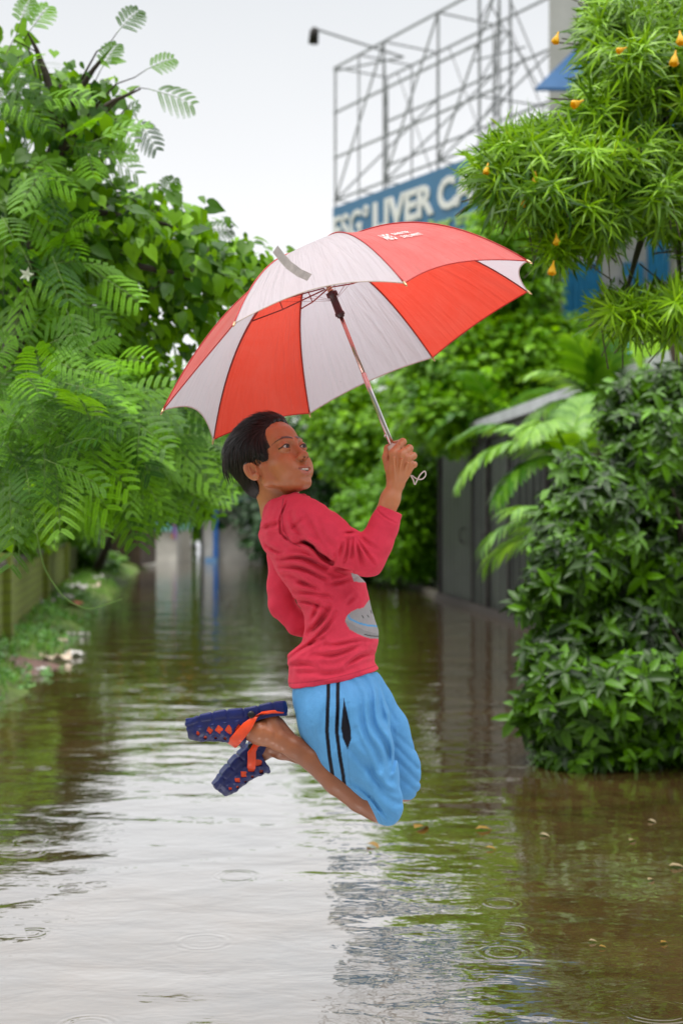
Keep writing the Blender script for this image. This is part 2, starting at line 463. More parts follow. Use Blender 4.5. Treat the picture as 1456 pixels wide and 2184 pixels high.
    for i, m_ in enumerate(MC):
        F.cone((843 + 2 * i, 1034 - 2 * i, -104), m_, 13.5, 9.0, 7)
    F.cone((836, 1030, -100), (829, 992, -98), 12, 9, 7)
    F.ell((850, 1000, -108), (24, 27, 13), None, 8)
    e1 = np.array([.93, -.36, 0]); ew = np.array([0, 0, -1.])
    for i, m_ in enumerate(MC):
        A = np.array([837 + 6.4 * i, 951 + 16.6 * i, -88 - 3 * i]); o_ = (23, 31, 33, 28)[i]; r_ = (8.4, 8.6, 8.2, 7.2)[i]
        pip = A + e1 * o_ + ew * 10; dip = A + e1 * (o_ - 9) - ew * 16; tip = A + e1 * (o_ - 30) - ew * 19
        F.cone(m_, pip, r_ + .8, r_, 3); F.cone(pip, dip, r_, r_ - .8, 2.0); F.cone(dip, tip, r_ - .8, r_ - 1.6, 2.0)
    F.chain([(829, 1000, -96, 9.5), (823, 976, -92, 8.6), (827, 956, -80, 8), (842, 947, -70, 7)], 3)
    for i in range(3):                                           # hollows between the knuckles and tendons
        a, b = np.array(MC[i]), np.array(MC[i + 1]); c_ = (a + b) / 2
        F.ell(c_ + np.array([2, 2, -12]), (3.5, 11, 4), None, 4, 'cut')
    for i, m_ in enumerate(MC):
        A = np.array([837 + 6.4 * i, 951 + 16.6 * i, -88 - 3 * i]); pip = A + e1 * (23, 31, 33, 28)[i] + ew * 10; md = (np.array(m_) * .35 + pip * .65)
        F.cone(md + ew * 8 + (-3.2, -7, 0), md + ew * 8 + (3.2, 7, 0), 1.0, 1.0, 1.6, 'cut')
    for (a_, b_) in (((842, 1024, -119), (840, 976, -131)), ((850, 1024, -119), (856, 980, -133)), ((856, 1022, -117), (869, 988, -129))): F.cone(a_, b_, 2.0, 3.2, 5)
    # right leg
    F.chain([(720, 1470, -36, 46), (766, 1590, -48, 42), (808, 1708, -58, 29)], 8)
    F.chain([(806, 1727, -50, 28), (768, 1703, -48, 29.5), (720, 1664, -48, 32), (668, 1619, -48, 27), (628, 1594, -48, 24), (598, 1578, -48, 23)], 6)
    F.chain([(598, 1578, -48, 22), (580, 1554, -48, 23), (578, 1540, -48, 21)], 9)
    F.chain([(590, 1576, -48, 22), (556, 1562, -48, 27), (520, 1553, -48, 22), (470, 1543, -48, 19), (424, 1542, -48, 14)], 8, 1.25)
    F.ell((574, 1567, -74), (9, 11, 7), None, 6)              # ankle bone
    F.chain([(618, 1566, -48, 8), (598, 1542, -48, 9)], 8)       # achilles
    # left leg
    F.chain([(735, 1480, 40, 46), (805, 1570, 56, 38), (856, 1672, 66, 27)], 8)
    F.chain([(862, 1684, 70, 26), (780, 1650, 62, 30), (700, 1625, 54, 26), (640, 1606, 46, 22), (600, 1597, 42, 22)], 8)
    F.chain([(600, 1597, 42, 22), (588, 1585, 44, 23), (556, 1600, 52, 23), (520, 1622, 56, 18), (488, 1645, 58, 12)], 8, 1.15)
    V, Q = F.mesh(1)
    # skin colour by place: lips, brows, nostrils, palms
    L = (V - HO) @ HM / MMP
    f, l, h = L.T; al = np.abs(l)
    col = np.tile(SKIN, (len(V), 1))
    def blend(mask, c):
        mask = np.clip(mask, 0, 1)[:, None]; col[:] = col * (1 - mask) + np.array(c) * mask
    head = (h > -95) & (V[:, 1] < 1060) & (V[:, 0] < 690)
    g = lambda x, s: np.exp(-(x / s) ** 2)
    blend(head * g(f - 92, 30) * g(al - 25, 16) * g(h - 20, 12) * .35, SKIN * .62)          # darker round the eyes
    blend(head * (al > 30) * g(h + 10, 25) * .25 * (f > 40), SKIN * np.array([1.25, 1.25, 1.15]))
    upl = np.abs(h + 36.2 + .004 * l * l) 
    blend(head * (f > 80) * (al < 20) * np.clip((3.6 - upl) / 1.2, 0, 1) * .8, (.45, .13, .09))
    lol = np.abs(h + 51 - .021 * l * l)
    blend(head * (f > 78) * (al < 19) * np.clip((4.6 - lol) / 1.4, 0, 1) * .85, (.58, .22, .17))
    blend(head * (f > 60) * (al < 18) * np.clip((3.8 - np.abs(h + 43.6 - .012 * l * l)) / 1.2, 0, 1) * (f < 91 - al * al * .022), (.06, .012, .010))
    bh = np.interp(al, [7, 18, 30, 44, 50], [41.5, 44.5, 45.5, 41, 35.5]); bw = np.interp(al, [5, 9, 20, 34, 50], [2.5, 5.4, 4.9, 3.6, 1.0])
    blend(head * (f > 55) * (al > 6) * (al < 50) * np.clip((bw + .9 * np.sin(al * 2.3 + h * 1.1) - np.abs(h - bh)) / 2.0, 0, 1) * .97, (.018, .010, .007))
    for s in (-1, 1):
        d_ = np.sqrt((f - 103) ** 2 + (l - s * 6.5) ** 2 + (h + 17) ** 2); blend(head * np.clip((5.5 - d_) / 2, 0, 1) * .8, (.10, .03, .015))
        ll = l * s
        lash = np.abs(h - np.interp(ll, [16.5, 24, 32, 40, 47.5], [20.4, 24.8, 26.0, 24.4, 19.6]))
        blend(head * (f > 68) * (ll > 16) * (ll < 49) * np.clip((2.3 - lash) / 1.0, 0, 1) * .95, (.015, .008, .007))
        lash2 = np.abs(h - np.interp(ll, [17, 25, 32, 40, 47], [20, 17.2, 16.2, 17.0, 20]))
        blend(head * (f > 68) * (ll > 17) * (ll < 47) * np.clip((1.2 - lash2) / .9, 0, 1) * .55, (.06, .03, .02))
    sc = (f < 52) & (h > 18 + np.clip(f, 0, 60) * .3) & head
    blend(sc * 1.0, (.035, .02, .016))
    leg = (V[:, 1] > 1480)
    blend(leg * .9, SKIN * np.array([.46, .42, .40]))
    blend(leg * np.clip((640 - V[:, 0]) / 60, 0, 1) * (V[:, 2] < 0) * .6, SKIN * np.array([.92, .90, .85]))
    blend(leg * (.5 + .5 * np.sin(V[:, 0] * .09 + 2 * np.sin(V[:, 1] * .05))) * .12, SKIN * .9)
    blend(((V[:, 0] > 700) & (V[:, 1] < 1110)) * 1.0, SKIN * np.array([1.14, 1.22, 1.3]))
    blend((head | (V[:, 1] < 1090)) & (V[:, 0] < 690) & (h < -60) & (f < 40) & (col[:, 0] > .3) * 1, SKIN * np.array([.85, .8, .78])) if False else None
    return mesh_obj('body', to_world(V), Q, M_skin, root, True, colors=col)

def uv_ball(c, r, n=28):
    th = np.linspace(0, math.pi, n); ph = np.linspace(0, 2 * math.pi, 2 * n, endpoint=False)
    V = np.array([[math.sin(t) * math.cos(p), math.sin(t) * math.sin(p), math.cos(t)] for t in th for p in ph]); m = 2 * n
    Q = np.array([[i * m + j, i * m + (j + 1) % m, (i + 1) * m + (j + 1) % m, (i + 1) * m + j] for i in range(n - 1) for j in range(m)])
    return np.asarray(c) + V * np.asarray(r), V, Q

def build_eyes(root):
    gaze = np.array([.84, -.17, -.50]); gaze /= np.linalg.norm(gaze)
    for s in (-1, 1):
        V, Nn, Q = uv_ball(hd(73.6, s * 31, 22), np.array([12.6] * 3) * MMP, 40)
        a = np.degrees(np.arccos(np.clip(Nn @ gaze, -1, 1)))
        col = np.where((a < 13)[:, None], (.006, .005, .005), np.where((a < 35)[:, None], (.022, .010, .006), (.66, .62, .58)))
        mesh_obj('eye', to_world(V), Q[:, ::-1], M_eye, root, True, colors=col)
    mb = MB()                                            # upper teeth
    for i in range(-4, 5):
        a = i * .165; wd = 7.4 if abs(i) < 2 else 6.2
        if i == 0: continue
        a = (i - .5 * np.sign(i)) * .30; rr = 19.0
        c = hd(72.5 + rr * math.cos(a), 18.5 * math.sin(a) * 1.0, -40.2 + .012 * (18.5 * math.sin(a)) ** 2)
        M = HM @ np.array([[math.cos(a), -math.sin(a), 0], [math.sin(a), math.cos(a), 0], [0, 0, 1]])
        V, _, Q = uv_ball((0, 0, 0), (2.0, 2.9, 4.3), 8)
        V = np.sign(V) * np.abs(V / [2.0, 2.9, 4.3]) ** .7 * [2.0, 2.9, 4.3]
        mb.add(to_world(c + (V * MMP) @ M.T), Q[:, ::-1].tolist())
    mb.build('teeth', M_teeth, root, True)

def hair_line(f):
    return np.interp(f, [-100, -60, -38, -26, -20, -12, 8, 14, 20, 27, 34, 38, 44, 52, 62, 72, 90],
                     [-62, -62, -56, -30, 0, 30, 33, 26, 4, -12, -2, 27, 52, 74, 92, 105, 114])

def build_hair(root):
    ax = [np.arange(458, 662, 1.5), np.arange(858, 1068, 1.5), np.arange(-100, 105, 1.5)]
    F = Field(ax)
    F.ell(hd(-12, 0, 49), np.array((93, 76.5, 84)) * MMP, HM, 4)
    F.ell(hd(20, -2, 105), np.array((42, 50, 18)) * MMP, HM, 18)
    F.ell(hd(-62, 0, 70), np.array((42, 52, 44)) * MMP, HM, 12)
    F.ell(hd(-38, 0, -8), np.array((48, 55, 46)) * MMP, HM, 14)
    def cut(U, V, W):
        p = [(U - HO[0]), (V - HO[1]), (W - HO[2])]
        f = (HM[0, 0] * p[0] + HM[1, 0] * p[1] + HM[2, 0] * p[2]) / MMP; h = (HM[0, 2] * p[0] + HM[1, 2] * p[1] + HM[2, 2] * p[2]) / MMP
        l = (HM[0, 1] * p[0] + HM[1, 1] * p[1] + HM[2, 1] * p[2]) / MMP
        j = 3 * np.sin(l * .35 + f * .2) + 2 * np.sin(l * .9)
        return -(hair_line(f) + j * .6 - h) * .45 * MMP
    # keep what lies above the hairline
    U = F.ax[0][:, None, None]; V_ = F.ax[1][None, :, None]; W = F.ax[2][None, None, :]
    d = -cut(U, V_, W); k = 3; a = F.F; hh = np.clip(.5 - .5 * (a - d) / k, 0, 1); F.F = (a * (1 - hh) + d * hh + k * hh * (1 - hh)).astype(np.float32)
    V, Q = F.mesh(2)
    # strands
    c0 = np.array([-12, 0, 48.]); rad = np.array([92, 76, 83.])
    rng = np.random.default_rng(3); vs = []; fs = []; n0 = 0
    from mathutils.kdtree import KDTree
    CV = (V - HO) @ HM / MMP; cd = CV - c0; cr_ = np.linalg.norm(cd, axis=1); cu = cd / cr_[:, None]
    kd = KDTree(len(CV)); [kd.insert(c_, i_) for i_, c_ in enumerate(cu.tolist())]; kd.balance()
    def cap_r(q):
        d_ = q - c0; return cr_[kd.find(d_ / np.linalg.norm(d_))[1]]
    def strand(p, steps, step, lift, wd, mode):
        nonlocal n0
        P = [p]; q = p.copy()
        ph = rng.uniform(0, 6)
        for i in range(steps):
            nrm = (q - c0) / rad ** 2; nrm /= np.linalg.norm(nrm)
            top = np.clip((q[2] - 40) / 60, 0, 1)
            d = np.array([-1.0 * (top * 1.0 + .25), 0, -(1 - top) * 1.1 - .05])
            if mode == 'side': d = np.array([.35 if q[0] > 5 else -.35, 0, -1.0])
            d = d + np.array([0, .18 * math.sin(ph), .12 * math.cos(ph * 1.7)])
            d = d - nrm * (d @ nrm) * 1.0; d /= np.linalg.norm(d)
            q = q + d * step
            t = (i + 1) / steps
            ok = q[2] > hair_line(q[0]) - 2
            q = c0 + (q - c0) * ((cap_r(q) + lift * t * t * 80 + .8) / np.linalg.norm(q - c0)) if ok else q + nrm * (.6 if q[0] < -20 else -.3)
            P.append(q.copy())
        P = np.array(P)
        if mode == 'fly':
            t = np.linspace(0, 1, len(P))[:, None]; P = P + t ** 2 * np.array([[-16, 0, -2.]]) * rng.uniform(.2, 1.2) + t ** 3 * np.array([[0, 0, -10.]]) * rng.uniform(0, 1)
        T = np.gradient(P, axis=0); N = (P - c0) / rad ** 2; N /= np.linalg.norm(N, axis=1)[:, None]
        B = np.cross(T, N); B /= np.linalg.norm(B, axis=1)[:, None] + 1e-9
        ww = wd * np.sin(np.linspace(.5, math.pi - .12, len(P)))[:, None]
        A1 = P + B * ww; A2 = P - B * ww; A3 = P + N * ww * .6
        m = len(P); W3 = np.stack([A1, A3, A2], 1).reshape(-1, 3)
        vs.append(W3)
        for i in range(m - 1):
            for a_, b_ in ((0, 1), (1, 2)):
                fs.append((n0 + i * 3 + a_, n0 + i * 3 + b_, n0 + (i + 1) * 3 + b_, n0 + (i + 1) * 3 + a_))
        n0 += m * 3
    cnt = 0
    while cnt < 5200:
        v = rng.normal(size=3); v /= np.linalg.norm(v); p = c0 + v * rad; p = c0 + (p - c0) * ((cap_r(p) + .3) / np.linalg.norm(p - c0))
        if p[2] < hair_line(p[0]) + 3: continue
        if p[1] > 25 and rng.random() < .6: continue
        if -28 < p[0] < 20 and p[2] < 44 and rng.random() < .75: continue
        cnt += 1
        if p[2] > 62 and p[0] > -60: strand(p, 9, rng.uniform(6, 10), rng.uniform(.0, .10), rng.uniform(.5, 1.5), 'fly' if rng.random() < .35 else 'top')
        elif p[0] > -5 and p[2] < 62: strand(p, 6, rng.uniform(3, 5), rng.uniform(0, .03), rng.uniform(.4, .9), 'side')
        else: strand(p, 8, rng.uniform(5, 8), rng.uniform(0, .06), rng.uniform(.5, 1.4), 'top')
    for _ in range(420):                      # fine hair springing from the front hairline
        ff = rng.uniform(30, 78); p = np.array([ff, 0, hair_line(ff) + rng.uniform(0, 7)]); s_ = -1 if rng.random() < .7 else 1
        y2 = 1 - ((p[0] - c0[0]) / rad[0]) ** 2 - ((p[2] - c0[2]) / rad[2]) ** 2
        p[1] = s_ * rad[1] * math.sqrt(y2) if y2 > 0 else rng.uniform(-30, 30)
        p = c0 + (p - c0) * ((cap_r(p) - .5) / np.linalg.norm(p - c0))
        if p[2] > 50: strand(p, 9, rng.uniform(5, 9), rng.uniform(.04, .14), rng.uniform(.4, 1.1), 'top')
        else: strand(p, 5, rng.uniform(2.5, 4.5), rng.uniform(.01, .04), rng.uniform(.3, .7), 'side')
    for _ in range(260):                      # loose fringe and the far temple, blown back off the forehead
        p = np.array([rng.uniform(56, 80), rng.uniform(-34, 52), 0.]); y2 = 1 - ((p[0] - c0[0]) / rad[0]) ** 2 - ((p[1]) / rad[1]) ** 2
        p[2] = c0[2] + rad[2] * math.sqrt(max(y2, .02)); p = c0 + (p - c0) * (cap_r(p) / np.linalg.norm(p - c0)); L_ = rng.uniform(14, 34); n_ = 6; P = []
        fw_ = rng.random() < .5 and p[1] > 15
        for i in range(n_):
            t = i / (n_ - 1); P.append(p + (np.array([.55, .25, -.75]) if fw_ else np.array([-.9, rng.uniform(-.02, .02), .42])) * L_ * t + np.array([.25, 0, .1]) * L_ * math.sin(t * 3.1) * (.5 if fw_ else .8))
        P = np.array(P); ww = rng.uniform(.35, .8) * np.sin(np.linspace(.8, math.pi - .08, n_))[:, None]; bv_ = np.array([.2, 1, .2])
        vs.append(np.stack([P + bv_ * ww, P + np.array([.6, 0, .6]) * ww * .6, P - bv_ * ww], 1).reshape(-1, 3))
        for i in range(n_ - 1):
            for a_, b_ in ((0, 1), (1, 2)): fs.append((n0 + i * 3 + a_, n0 + i * 3 + b_, n0 + (i + 1) * 3 + b_, n0 + (i + 1) * 3 + a_))
        n0 += n_ * 3
    for _ in range(110):                      # blown tufts at the back of the crown
        p = c0 + np.array([-70 + rng.normal() * 10, rng.normal() * 28 - 12, 38 + rng.normal() * 12]); k_ = (p - c0) / rad; p = c0 + (p - c0) * 1.02 / np.linalg.norm(k_)
        n_ = int(rng.integers(6, 9)); L_ = rng.uniform(34, 84); P = []
        for i in range(n_):
            t = i / (n_ - 1); P.append(p + np.array([-1, 0, .2]) * L_ * (.35 * math.sin(t * 1.9)) + np.array([0, 0, -1.]) * L_ * t ** 1.8 * .9 + np.array([0, math.sin(t * 3 + p[1]) * 2, 0]))
        P = np.array(P); ww = rng.uniform(.8, 2.3) * np.sin(np.linspace(1.0, math.pi - .08, n_))[:, None]
        A1 = P + np.array([1, .2, .2]) * ww; A2 = P - np.array([1, .2, .2]) * ww; A3 = P + np.array([0, -1., 0]) * ww
        vs.append(np.stack([A1, A3, A2], 1).reshape(-1, 3))
        for i in range(n_ - 1):
            for a_, b_ in ((0, 1), (1, 2)): fs.append((n0 + i * 3 + a_, n0 + i * 3 + b_, n0 + (i + 1) * 3 + b_, n0 + (i + 1) * 3 + a_))
        n0 += n_ * 3
    S = HO + MMP * (np.vstack(vs) @ HM.T)
    VV = np.vstack([V, S]); QQ = np.vstack([Q, np.array(fs) + len(V)])
    av = np.concatenate([np.zeros(len(V)), np.repeat(rng.random(len(vs)) ** 2, [len(q) for q in vs])])
    return mesh_obj('hair', to_world(VV), QQ, M_hair, root, True, attrs={'v': av})

SHIRT = np.array([.70, .042, .085])
GAIN = 1.55
def creases(strokes, side=None):
    def fn(U, V, W):
        U2, V2 = U[:, :, 0], V[:, :, 0]
        U2, V2 = np.broadcast_arrays(U2, V2)
        a = np.zeros(U2.shape, np.float32)
        wu = 5 * np.sin(V2 * .045 + 1.3) + 3 * np.sin(U2 * .07 + V2 * .03); wv = 5 * np.sin(U2 * .05 + .7)
        for (x0, y0, x1, y1, wd, dp) in strokes:
            dp = dp * GAIN; wd = wd * .85
            d, h = seg_dist(U2 + wu, V2 + wv, x0, y0, x1, y1)
            sgn = np.sign((x1 - x0) * (V2 + wv - y0) - (y1 - y0) * (U2 + wu - x0))
            fade = .35 + .65 * np.sin(np.clip(h, .02, .98) * math.pi)
            a += dp * fade * (np.exp(-(d / wd) ** 2) - .75 * np.exp(-((d - 1.9 * wd) / (1.25 * wd)) ** 2))
        near = 1 / (1 + np.exp((W + 10) / 14))
        return a[:, :, None] * near
    return fn

def build_shirt(root):
    ax = [np.arange(536, 872, 2.0), np.arange(1040, 1490, 2.0), np.arange(-176, 160, 2.2)]
    F = Field(ax)
    rows = np.array([(1040, 616, 6, 8), (1056, 618, 26, 42), (1066, 614, 44, 76), (1085, 612, 50, 100), (1110, 615, 58, 112), (1144, 621, 70, 112), (1171, 635, 75, 106), (1193, 652, 73, 100),
                     (1218, 671, 83, 97), (1240, 691, 86, 95), (1270, 706, 80, 93), (1312, 722, 74, 93), (1340, 728, 77, 95), (1371, 725, 82, 98), (1396, 706, 93, 102),
                     (1410, 705, 92, 102), (1430, 713, 97, 103), (1450, 714, 100, 104), (1500, 712, 96, 100)], float)
    def loft(U, V, W):
        vv = V; c = np.interp(vv, rows[:, 0], rows[:, 1]); a = np.interp(vv, rows[:, 0], rows[:, 2]); b = np.interp(vv, rows[:, 0], rows[:, 3])
        sm = 4.0
        for _ in (0,):
            c = (np.interp(vv - sm, rows[:, 0], rows[:, 1]) + c + np.interp(vv + sm, rows[:, 0], rows[:, 1])) / 3
            a = (np.interp(vv - sm, rows[:, 0], rows[:, 2]) + a + np.interp(vv + sm, rows[:, 0], rows[:, 2])) / 3
        rho = (np.abs((U - c) / a) ** 2.25 + np.abs(W / b) ** 2.25) ** (1 / 2.25)
        return (rho - 1) * np.minimum(a, b) * .8
    F.op(loft, (530, 1040, -170), (880, 1490, 160), 4)
    # sleeves
    F.chain([(632, 1098, -72, 44), (655, 1110, -92, 45), (700, 1138, -112, 42), (745, 1172, -122, 39), (783, 1194, -124, 35)], 14)
    F.chain([(783, 1194, -124, 35), (800, 1160, -122, 35), (818, 1120, -116, 31), (832, 1086, -110, 27)], 10)
    F.chain([(618, 1100, 84, 42), (606, 1180, 104, 34), (600, 1250, 100, 29), (600, 1290, 94, 27)], 14)
    F.chain([(600, 1290, 94, 27), (636, 1330, 88, 26), (690, 1348, 82, 22), (712, 1352, 78, 20)], 8)
    # shoulder and collar band
    cr = [(572, 1082, -36), (584, 1071, -58), (606, 1062, -68), (630, 1058, -62), (648, 1060, -40), (656, 1066, -5), (648, 1066, 35), (620, 1060, 62), (590, 1066, 56), (572, 1078, 30), (567, 1084, 0), (572, 1082, -36)]
    for a_, b_ in zip(cr[:-1], cr[1:]): F.cone(a_, b_, 6.5, 6.5, 4)
    # hem cut and cuff cut
    def hem(U, V, W): return -(V - (1469 - (U - 618) * .03 - np.clip((U - 618) / 194, 0, 2) ** 2 * 36 + (W + 90) * -.02))
    F.op(hem, (530, 1380, -176), (872, 1490, 160), 3, 'cut')
    def cuff(U, V, W): return -((U - 832) * .36 + (V - 1086) * -.93 - 0) * 1.0 + 0 * W
    s_ = F._sl((775, 1040, -176), (872, 1120, -60))
    U = F.ax[0][s_[0]][:, None, None]; V = F.ax[1][s_[1]][None, :, None]
    d = ((U - 833) * .43 - (V - 1087) * .90); a = F.F[s_]; F.F[s_] = np.maximum(a, np.broadcast_to(d, a.shape))
    # soft irregular cloth
    def soft(U, V, W):
        return 1.1 * np.sin(U * .085 + 2.1 * np.sin(V * .041 + W * .02)) * np.sin(V * .066 + W * .035 + 1.1 * np.sin(U * .05)) + .6 * np.sin(U * .19 + V * .13) * np.sin(W * .12 + V * .05)
    F.op(soft, (530, 1040, -176), (880, 1490, 160), 0.1, 'disp')
    st = [  # x0,y0,x1,y1,width,depth: folds as they lie on the shirt
        (636, 1152, 700, 1192, 6, 6), (628, 1160, 680, 1168, 5, 5), (592, 1186, 690, 1206, 5, 4.2), (596, 1206, 700, 1232, 5, 4.0), (604, 1222, 660, 1250, 5, 3.5),
        (612, 1238, 700, 1262, 6, 3.6), (632, 1266, 712, 1268, 5, 3.4), (630, 1283, 700, 1296, 5, 3.2), (606, 1068, 600, 1100, 3, 2.6), (600, 1100, 604, 1132, 3, 2.6), (604, 1132, 622, 1156, 3, 2.8),
        (652, 1355, 706, 1290, 7, 5.5), (662, 1375, 716, 1300, 5, 3.5), (618, 1408, 690, 1358, 5, 3.4), (655, 1330, 680, 1286, 4, 3.5),
        (672, 1400, 780, 1380, 6, 3.2), (700, 1372, 790, 1372, 5, 2.6), (740, 1420, 800, 1396, 5, 3.6), (622, 1420, 680, 1424, 6, 2.8), (640, 1440, 760, 1426, 7, 2.4),
        (742, 1290, 760, 1275, 5, 2.4), (700, 1240, 760, 1236, 5, 2.8), (566, 1160, 600, 1176, 5, 3.4), (575, 1120, 600, 1110, 6, 2.6), (560, 1130, 580, 1112, 5, 2.4),
        (624, 1096, 650, 1160, 6, 3.6), (650, 1100, 690, 1160, 7, 3.0), (632, 1128, 652, 1110, 5, 2.6), (676, 1110, 716, 1170, 8, 2.2),
        (752, 1146, 745, 1190, 4, 5.0), (756, 1150, 772, 1212, 5, 5.0), (742, 1152, 728, 1196, 4, 4.4), (728, 1158, 712, 1192, 4.5, 4.4), (760, 1148, 790, 1204, 4, 3.6), (712, 1172, 704, 1196, 4, 4),
        (736, 1136, 762, 1142, 4, 4.0), (710, 1208, 752, 1222, 4, 3.5), (770, 1150, 800, 1170, 5, 2), (800, 1084, 846, 1112, 2.2, 1.6)]
    F.op(creases(st), (530, 1040, -176), (880, 1490, 60), 0.1, 'disp')
    V, Q = F.mesh(1)
    u, v, w_ = V.T
    col = np.tile(SHIRT, (len(V), 1)); near = (w_ < 10)
    def bl(mask, c):
        mk = np.clip(mask, 0, 1)[:, None]; col[:] = col * (1 - mk) + np.array(c) * mk
    # worn, paler ridges of the old jersey (fading of the dye)
    fade = .5 + .5 * np.sin(u * .021 + 1) * np.sin(v * .017 + .5)
    bl(fade * .25, SHIRT * np.array([1.15, 1.9, 1.6]))
    for pl in ([(604, 1064), (601, 1095), (604, 1130), (620, 1156), (640, 1166)],):
        bl(near * np.clip((2.0 - poly_dist(u, v, pl)) / 1.2, 0, 1) * .6, SHIRT * .45)
    hemv = 1469 - (u - 618) * .03 - np.clip((u - 618) / 194, 0, 2) ** 2 * 36 - 12
    bl(np.clip((1.8 - np.abs(v - hemv)) / 1.2, 0, 1) * .5, SHIRT * .45)
    # faded print on the chest
    pr = [(736, 1327), (738, 1316), (748, 1305), (760, 1299), (775, 1296), (786, 1280), (830, 1262), (840, 1366), (806, 1363), (786, 1361), (762, 1352), (745, 1342)]
    ip = in_poly(u, v, pr) & near & (w_ < 60); bl(ip * 1.0, (.33, .32, .33))
    low = ip & (v > np.interp(u, [736, 750, 775, 805], [1322, 1330, 1344, 1352])); bl(low * .5, (.22, .21, .22))
    bl(ip * np.clip((2.4 - poly_dist(u, v, [(741, 1309), (746, 1320), (765, 1329), (785, 1334), (812, 1336)])) / 1, 0, 1), (.10, .33, .62))
    bl(ip * np.clip((1.5 - poly_dist(u, v, [(777, 1353), (790, 1356), (810, 1357)])) / 1, 0, 1), (.03, .03, .03))
    for a_, b_ in (((772, 1313), (775, 1318)), ((783, 1312), (786, 1316)), ((790, 1302), (792, 1308))):
        bl(ip * np.clip((1.4 - poly_dist(u, v, [a_, b_])) / 1, 0, 1), (.05, .05, .05))
    ip2 = in_poly(u, v, [(748, 1222), (790, 1226), (800, 1243), (768, 1242), (754, 1240)]) & (w_ < 20) & (w_ > -96); bl(ip2 * 1.0, (.36, .34, .35))
    return mesh_obj('shirt', to_world(V), Q, M_shirt, root, True, colors=col)

def build_shorts(root):
    ax = [np.arange(604, 910, 2.0), np.arange(1432, 1775, 2.0), np.arange(-150, 150, 2.2)]
    F = Field(ax)
    F.chain([(712, 1450, 0, 90), (718, 1480, 0, 92)], 6, 1.04)
    F.chain([(716, 1480, -34, 91), (730, 1530, -42, 95)], 16, .72)
    F.chain([(730, 1530, -42, 95), (756, 1590, -50, 82), (794, 1655, -56, 53), (816, 1702, -58, 38), (822, 1724, -58, 36)], 12, 1.0)
    F.chain([(762, 1484, 40, 66), (816, 1556, 56, 53), (850, 1636, 66, 44), (858, 1672, 68, 38)], 12, .9)
    def back(U, V, W): return -((U - 623) * -.985 + (V - 1507) * .17 + 0 * W)   # placeholder plane keeps the seat flat
    # leg opening of the near leg, then of the far leg
    def op1(U, V, W):
        a = (U - 797) * -.94 + (V - 1732) * .336
        b = (V - 1702) * .9 + (U - 786) * .1
        return -np.minimum(a, b) + 0 * W
    F.op(op1, (700, 1690, -150), (830, 1775, 10), 2, 'cut')
    def op2(U, V, W): return -((V - 1706) + (U - 868) * -.12) + 0 * W
    F.op(op2, (820, 1696, 25), (905, 1740, 150), 2, 'cut')
    def soft(U, V, W): return 1.4 * np.sin(U * .06 + V * .02 + 1.4 * np.sin(V * .03)) * np.sin(V * .03 + W * .03)
    F.op(soft, (604, 1432, -150), (910, 1775, 150), .1, 'disp')
    st = [(752, 1458, 806, 1640, 9, 6.5), (772, 1452, 838, 1660, 9, 7), (792, 1446, 842, 1580, 7, 5), (742, 1600, 846, 1708, 9, 6.5), (738, 1650, 828, 1738, 7, 5.5),
          (762, 1560, 800, 1680, 7, 4), (800, 1660, 850, 1690, 6, 4), (798, 1706, 824, 1750, 4, 3.6), (838, 1500, 838, 1640, 5, 6), (700, 1480, 690, 1560, 11, 2.6), (640, 1490, 650, 1560, 10, 3),
          (655, 1475, 675, 1600, 9, 2.6), (727, 1490, 727, 1560, 3, 3.6), (742, 1500, 747, 1560, 3, 3), (812, 1462, 832, 1510, 5, 3)]
    global GAIN; GAIN = 1.0
    F.op(creases(st), (604, 1432, -150), (910, 1775, 40), .1, 'disp')
    def far(U, V, W):
        U2, V2 = np.broadcast_arrays(U[:, :, 0], V[:, :, 0]); a = 0
        for (x0, y0, x1, y1, wd, dp) in [(842, 1590, 890, 1640, 5, 4), (845, 1620, 892, 1668, 5, 4), (838, 1560, 880, 1600, 5, 3), (848, 1655, 888, 1690, 5, 3.5), (815, 1490, 845, 1540, 5, 3)]:
            a = a + dp * np.exp(-(seg_dist(U2, V2, x0, y0, x1, y1)[0] / wd) ** 2)
        return a[:, :, None] * (1 / (1 + np.exp(-(W - 5) / 8)))
    F.op(far, (800, 1470, 0), (910, 1720, 150), .1, 'disp')
    V, Q = F.mesh(1); u, v, w_ = V.T
    base = np.array([.105, .33, .64]); col = np.tile(base, (len(V), 1)); near = w_ < 0
    def bl(mask, c):
        mk = np.clip(mask, 0, 1)[:, None]; col[:] = col * (1 - mk) + np.array(c) * mk
    bk = (.006, .006, .012)
    s1 = [(701, 1440), (699, 1500), (697, 1560), (702, 1610), (710, 1660)]; s2 = [(721, 1440), (720, 1500), (718, 1560), (724, 1610), (731, 1650), (736, 1690)]
    for s in (s1, s2): bl(near * np.clip((4.6 - poly_dist(u, v, s)) / 1.2, 0, 1), bk)
    bl(near * soft_poly(u, v, [(733, 1488), (740, 1520), (747, 1552), (749, 1575), (741, 1598), (731, 1575), (727, 1553), (730, 1520)]), (.008, .008, .014))
    ed = [(788, 1704), (796, 1732), (806, 1758)]
    bl(near * np.clip((1.2 - np.abs(poly_dist(u, v, ed) - 8)) / .8, 0, 1) * .35 * (u > 785), base * .5)
    bl(near * np.clip((1.4 - poly_dist(u, v, [(741, 1603), (745, 1660), (748, 1676)])) / 1, 0, 1) * .3, base * .5)
    return mesh_obj('shorts', to_world(V), Q, M_shorts, root, True, colors=col)

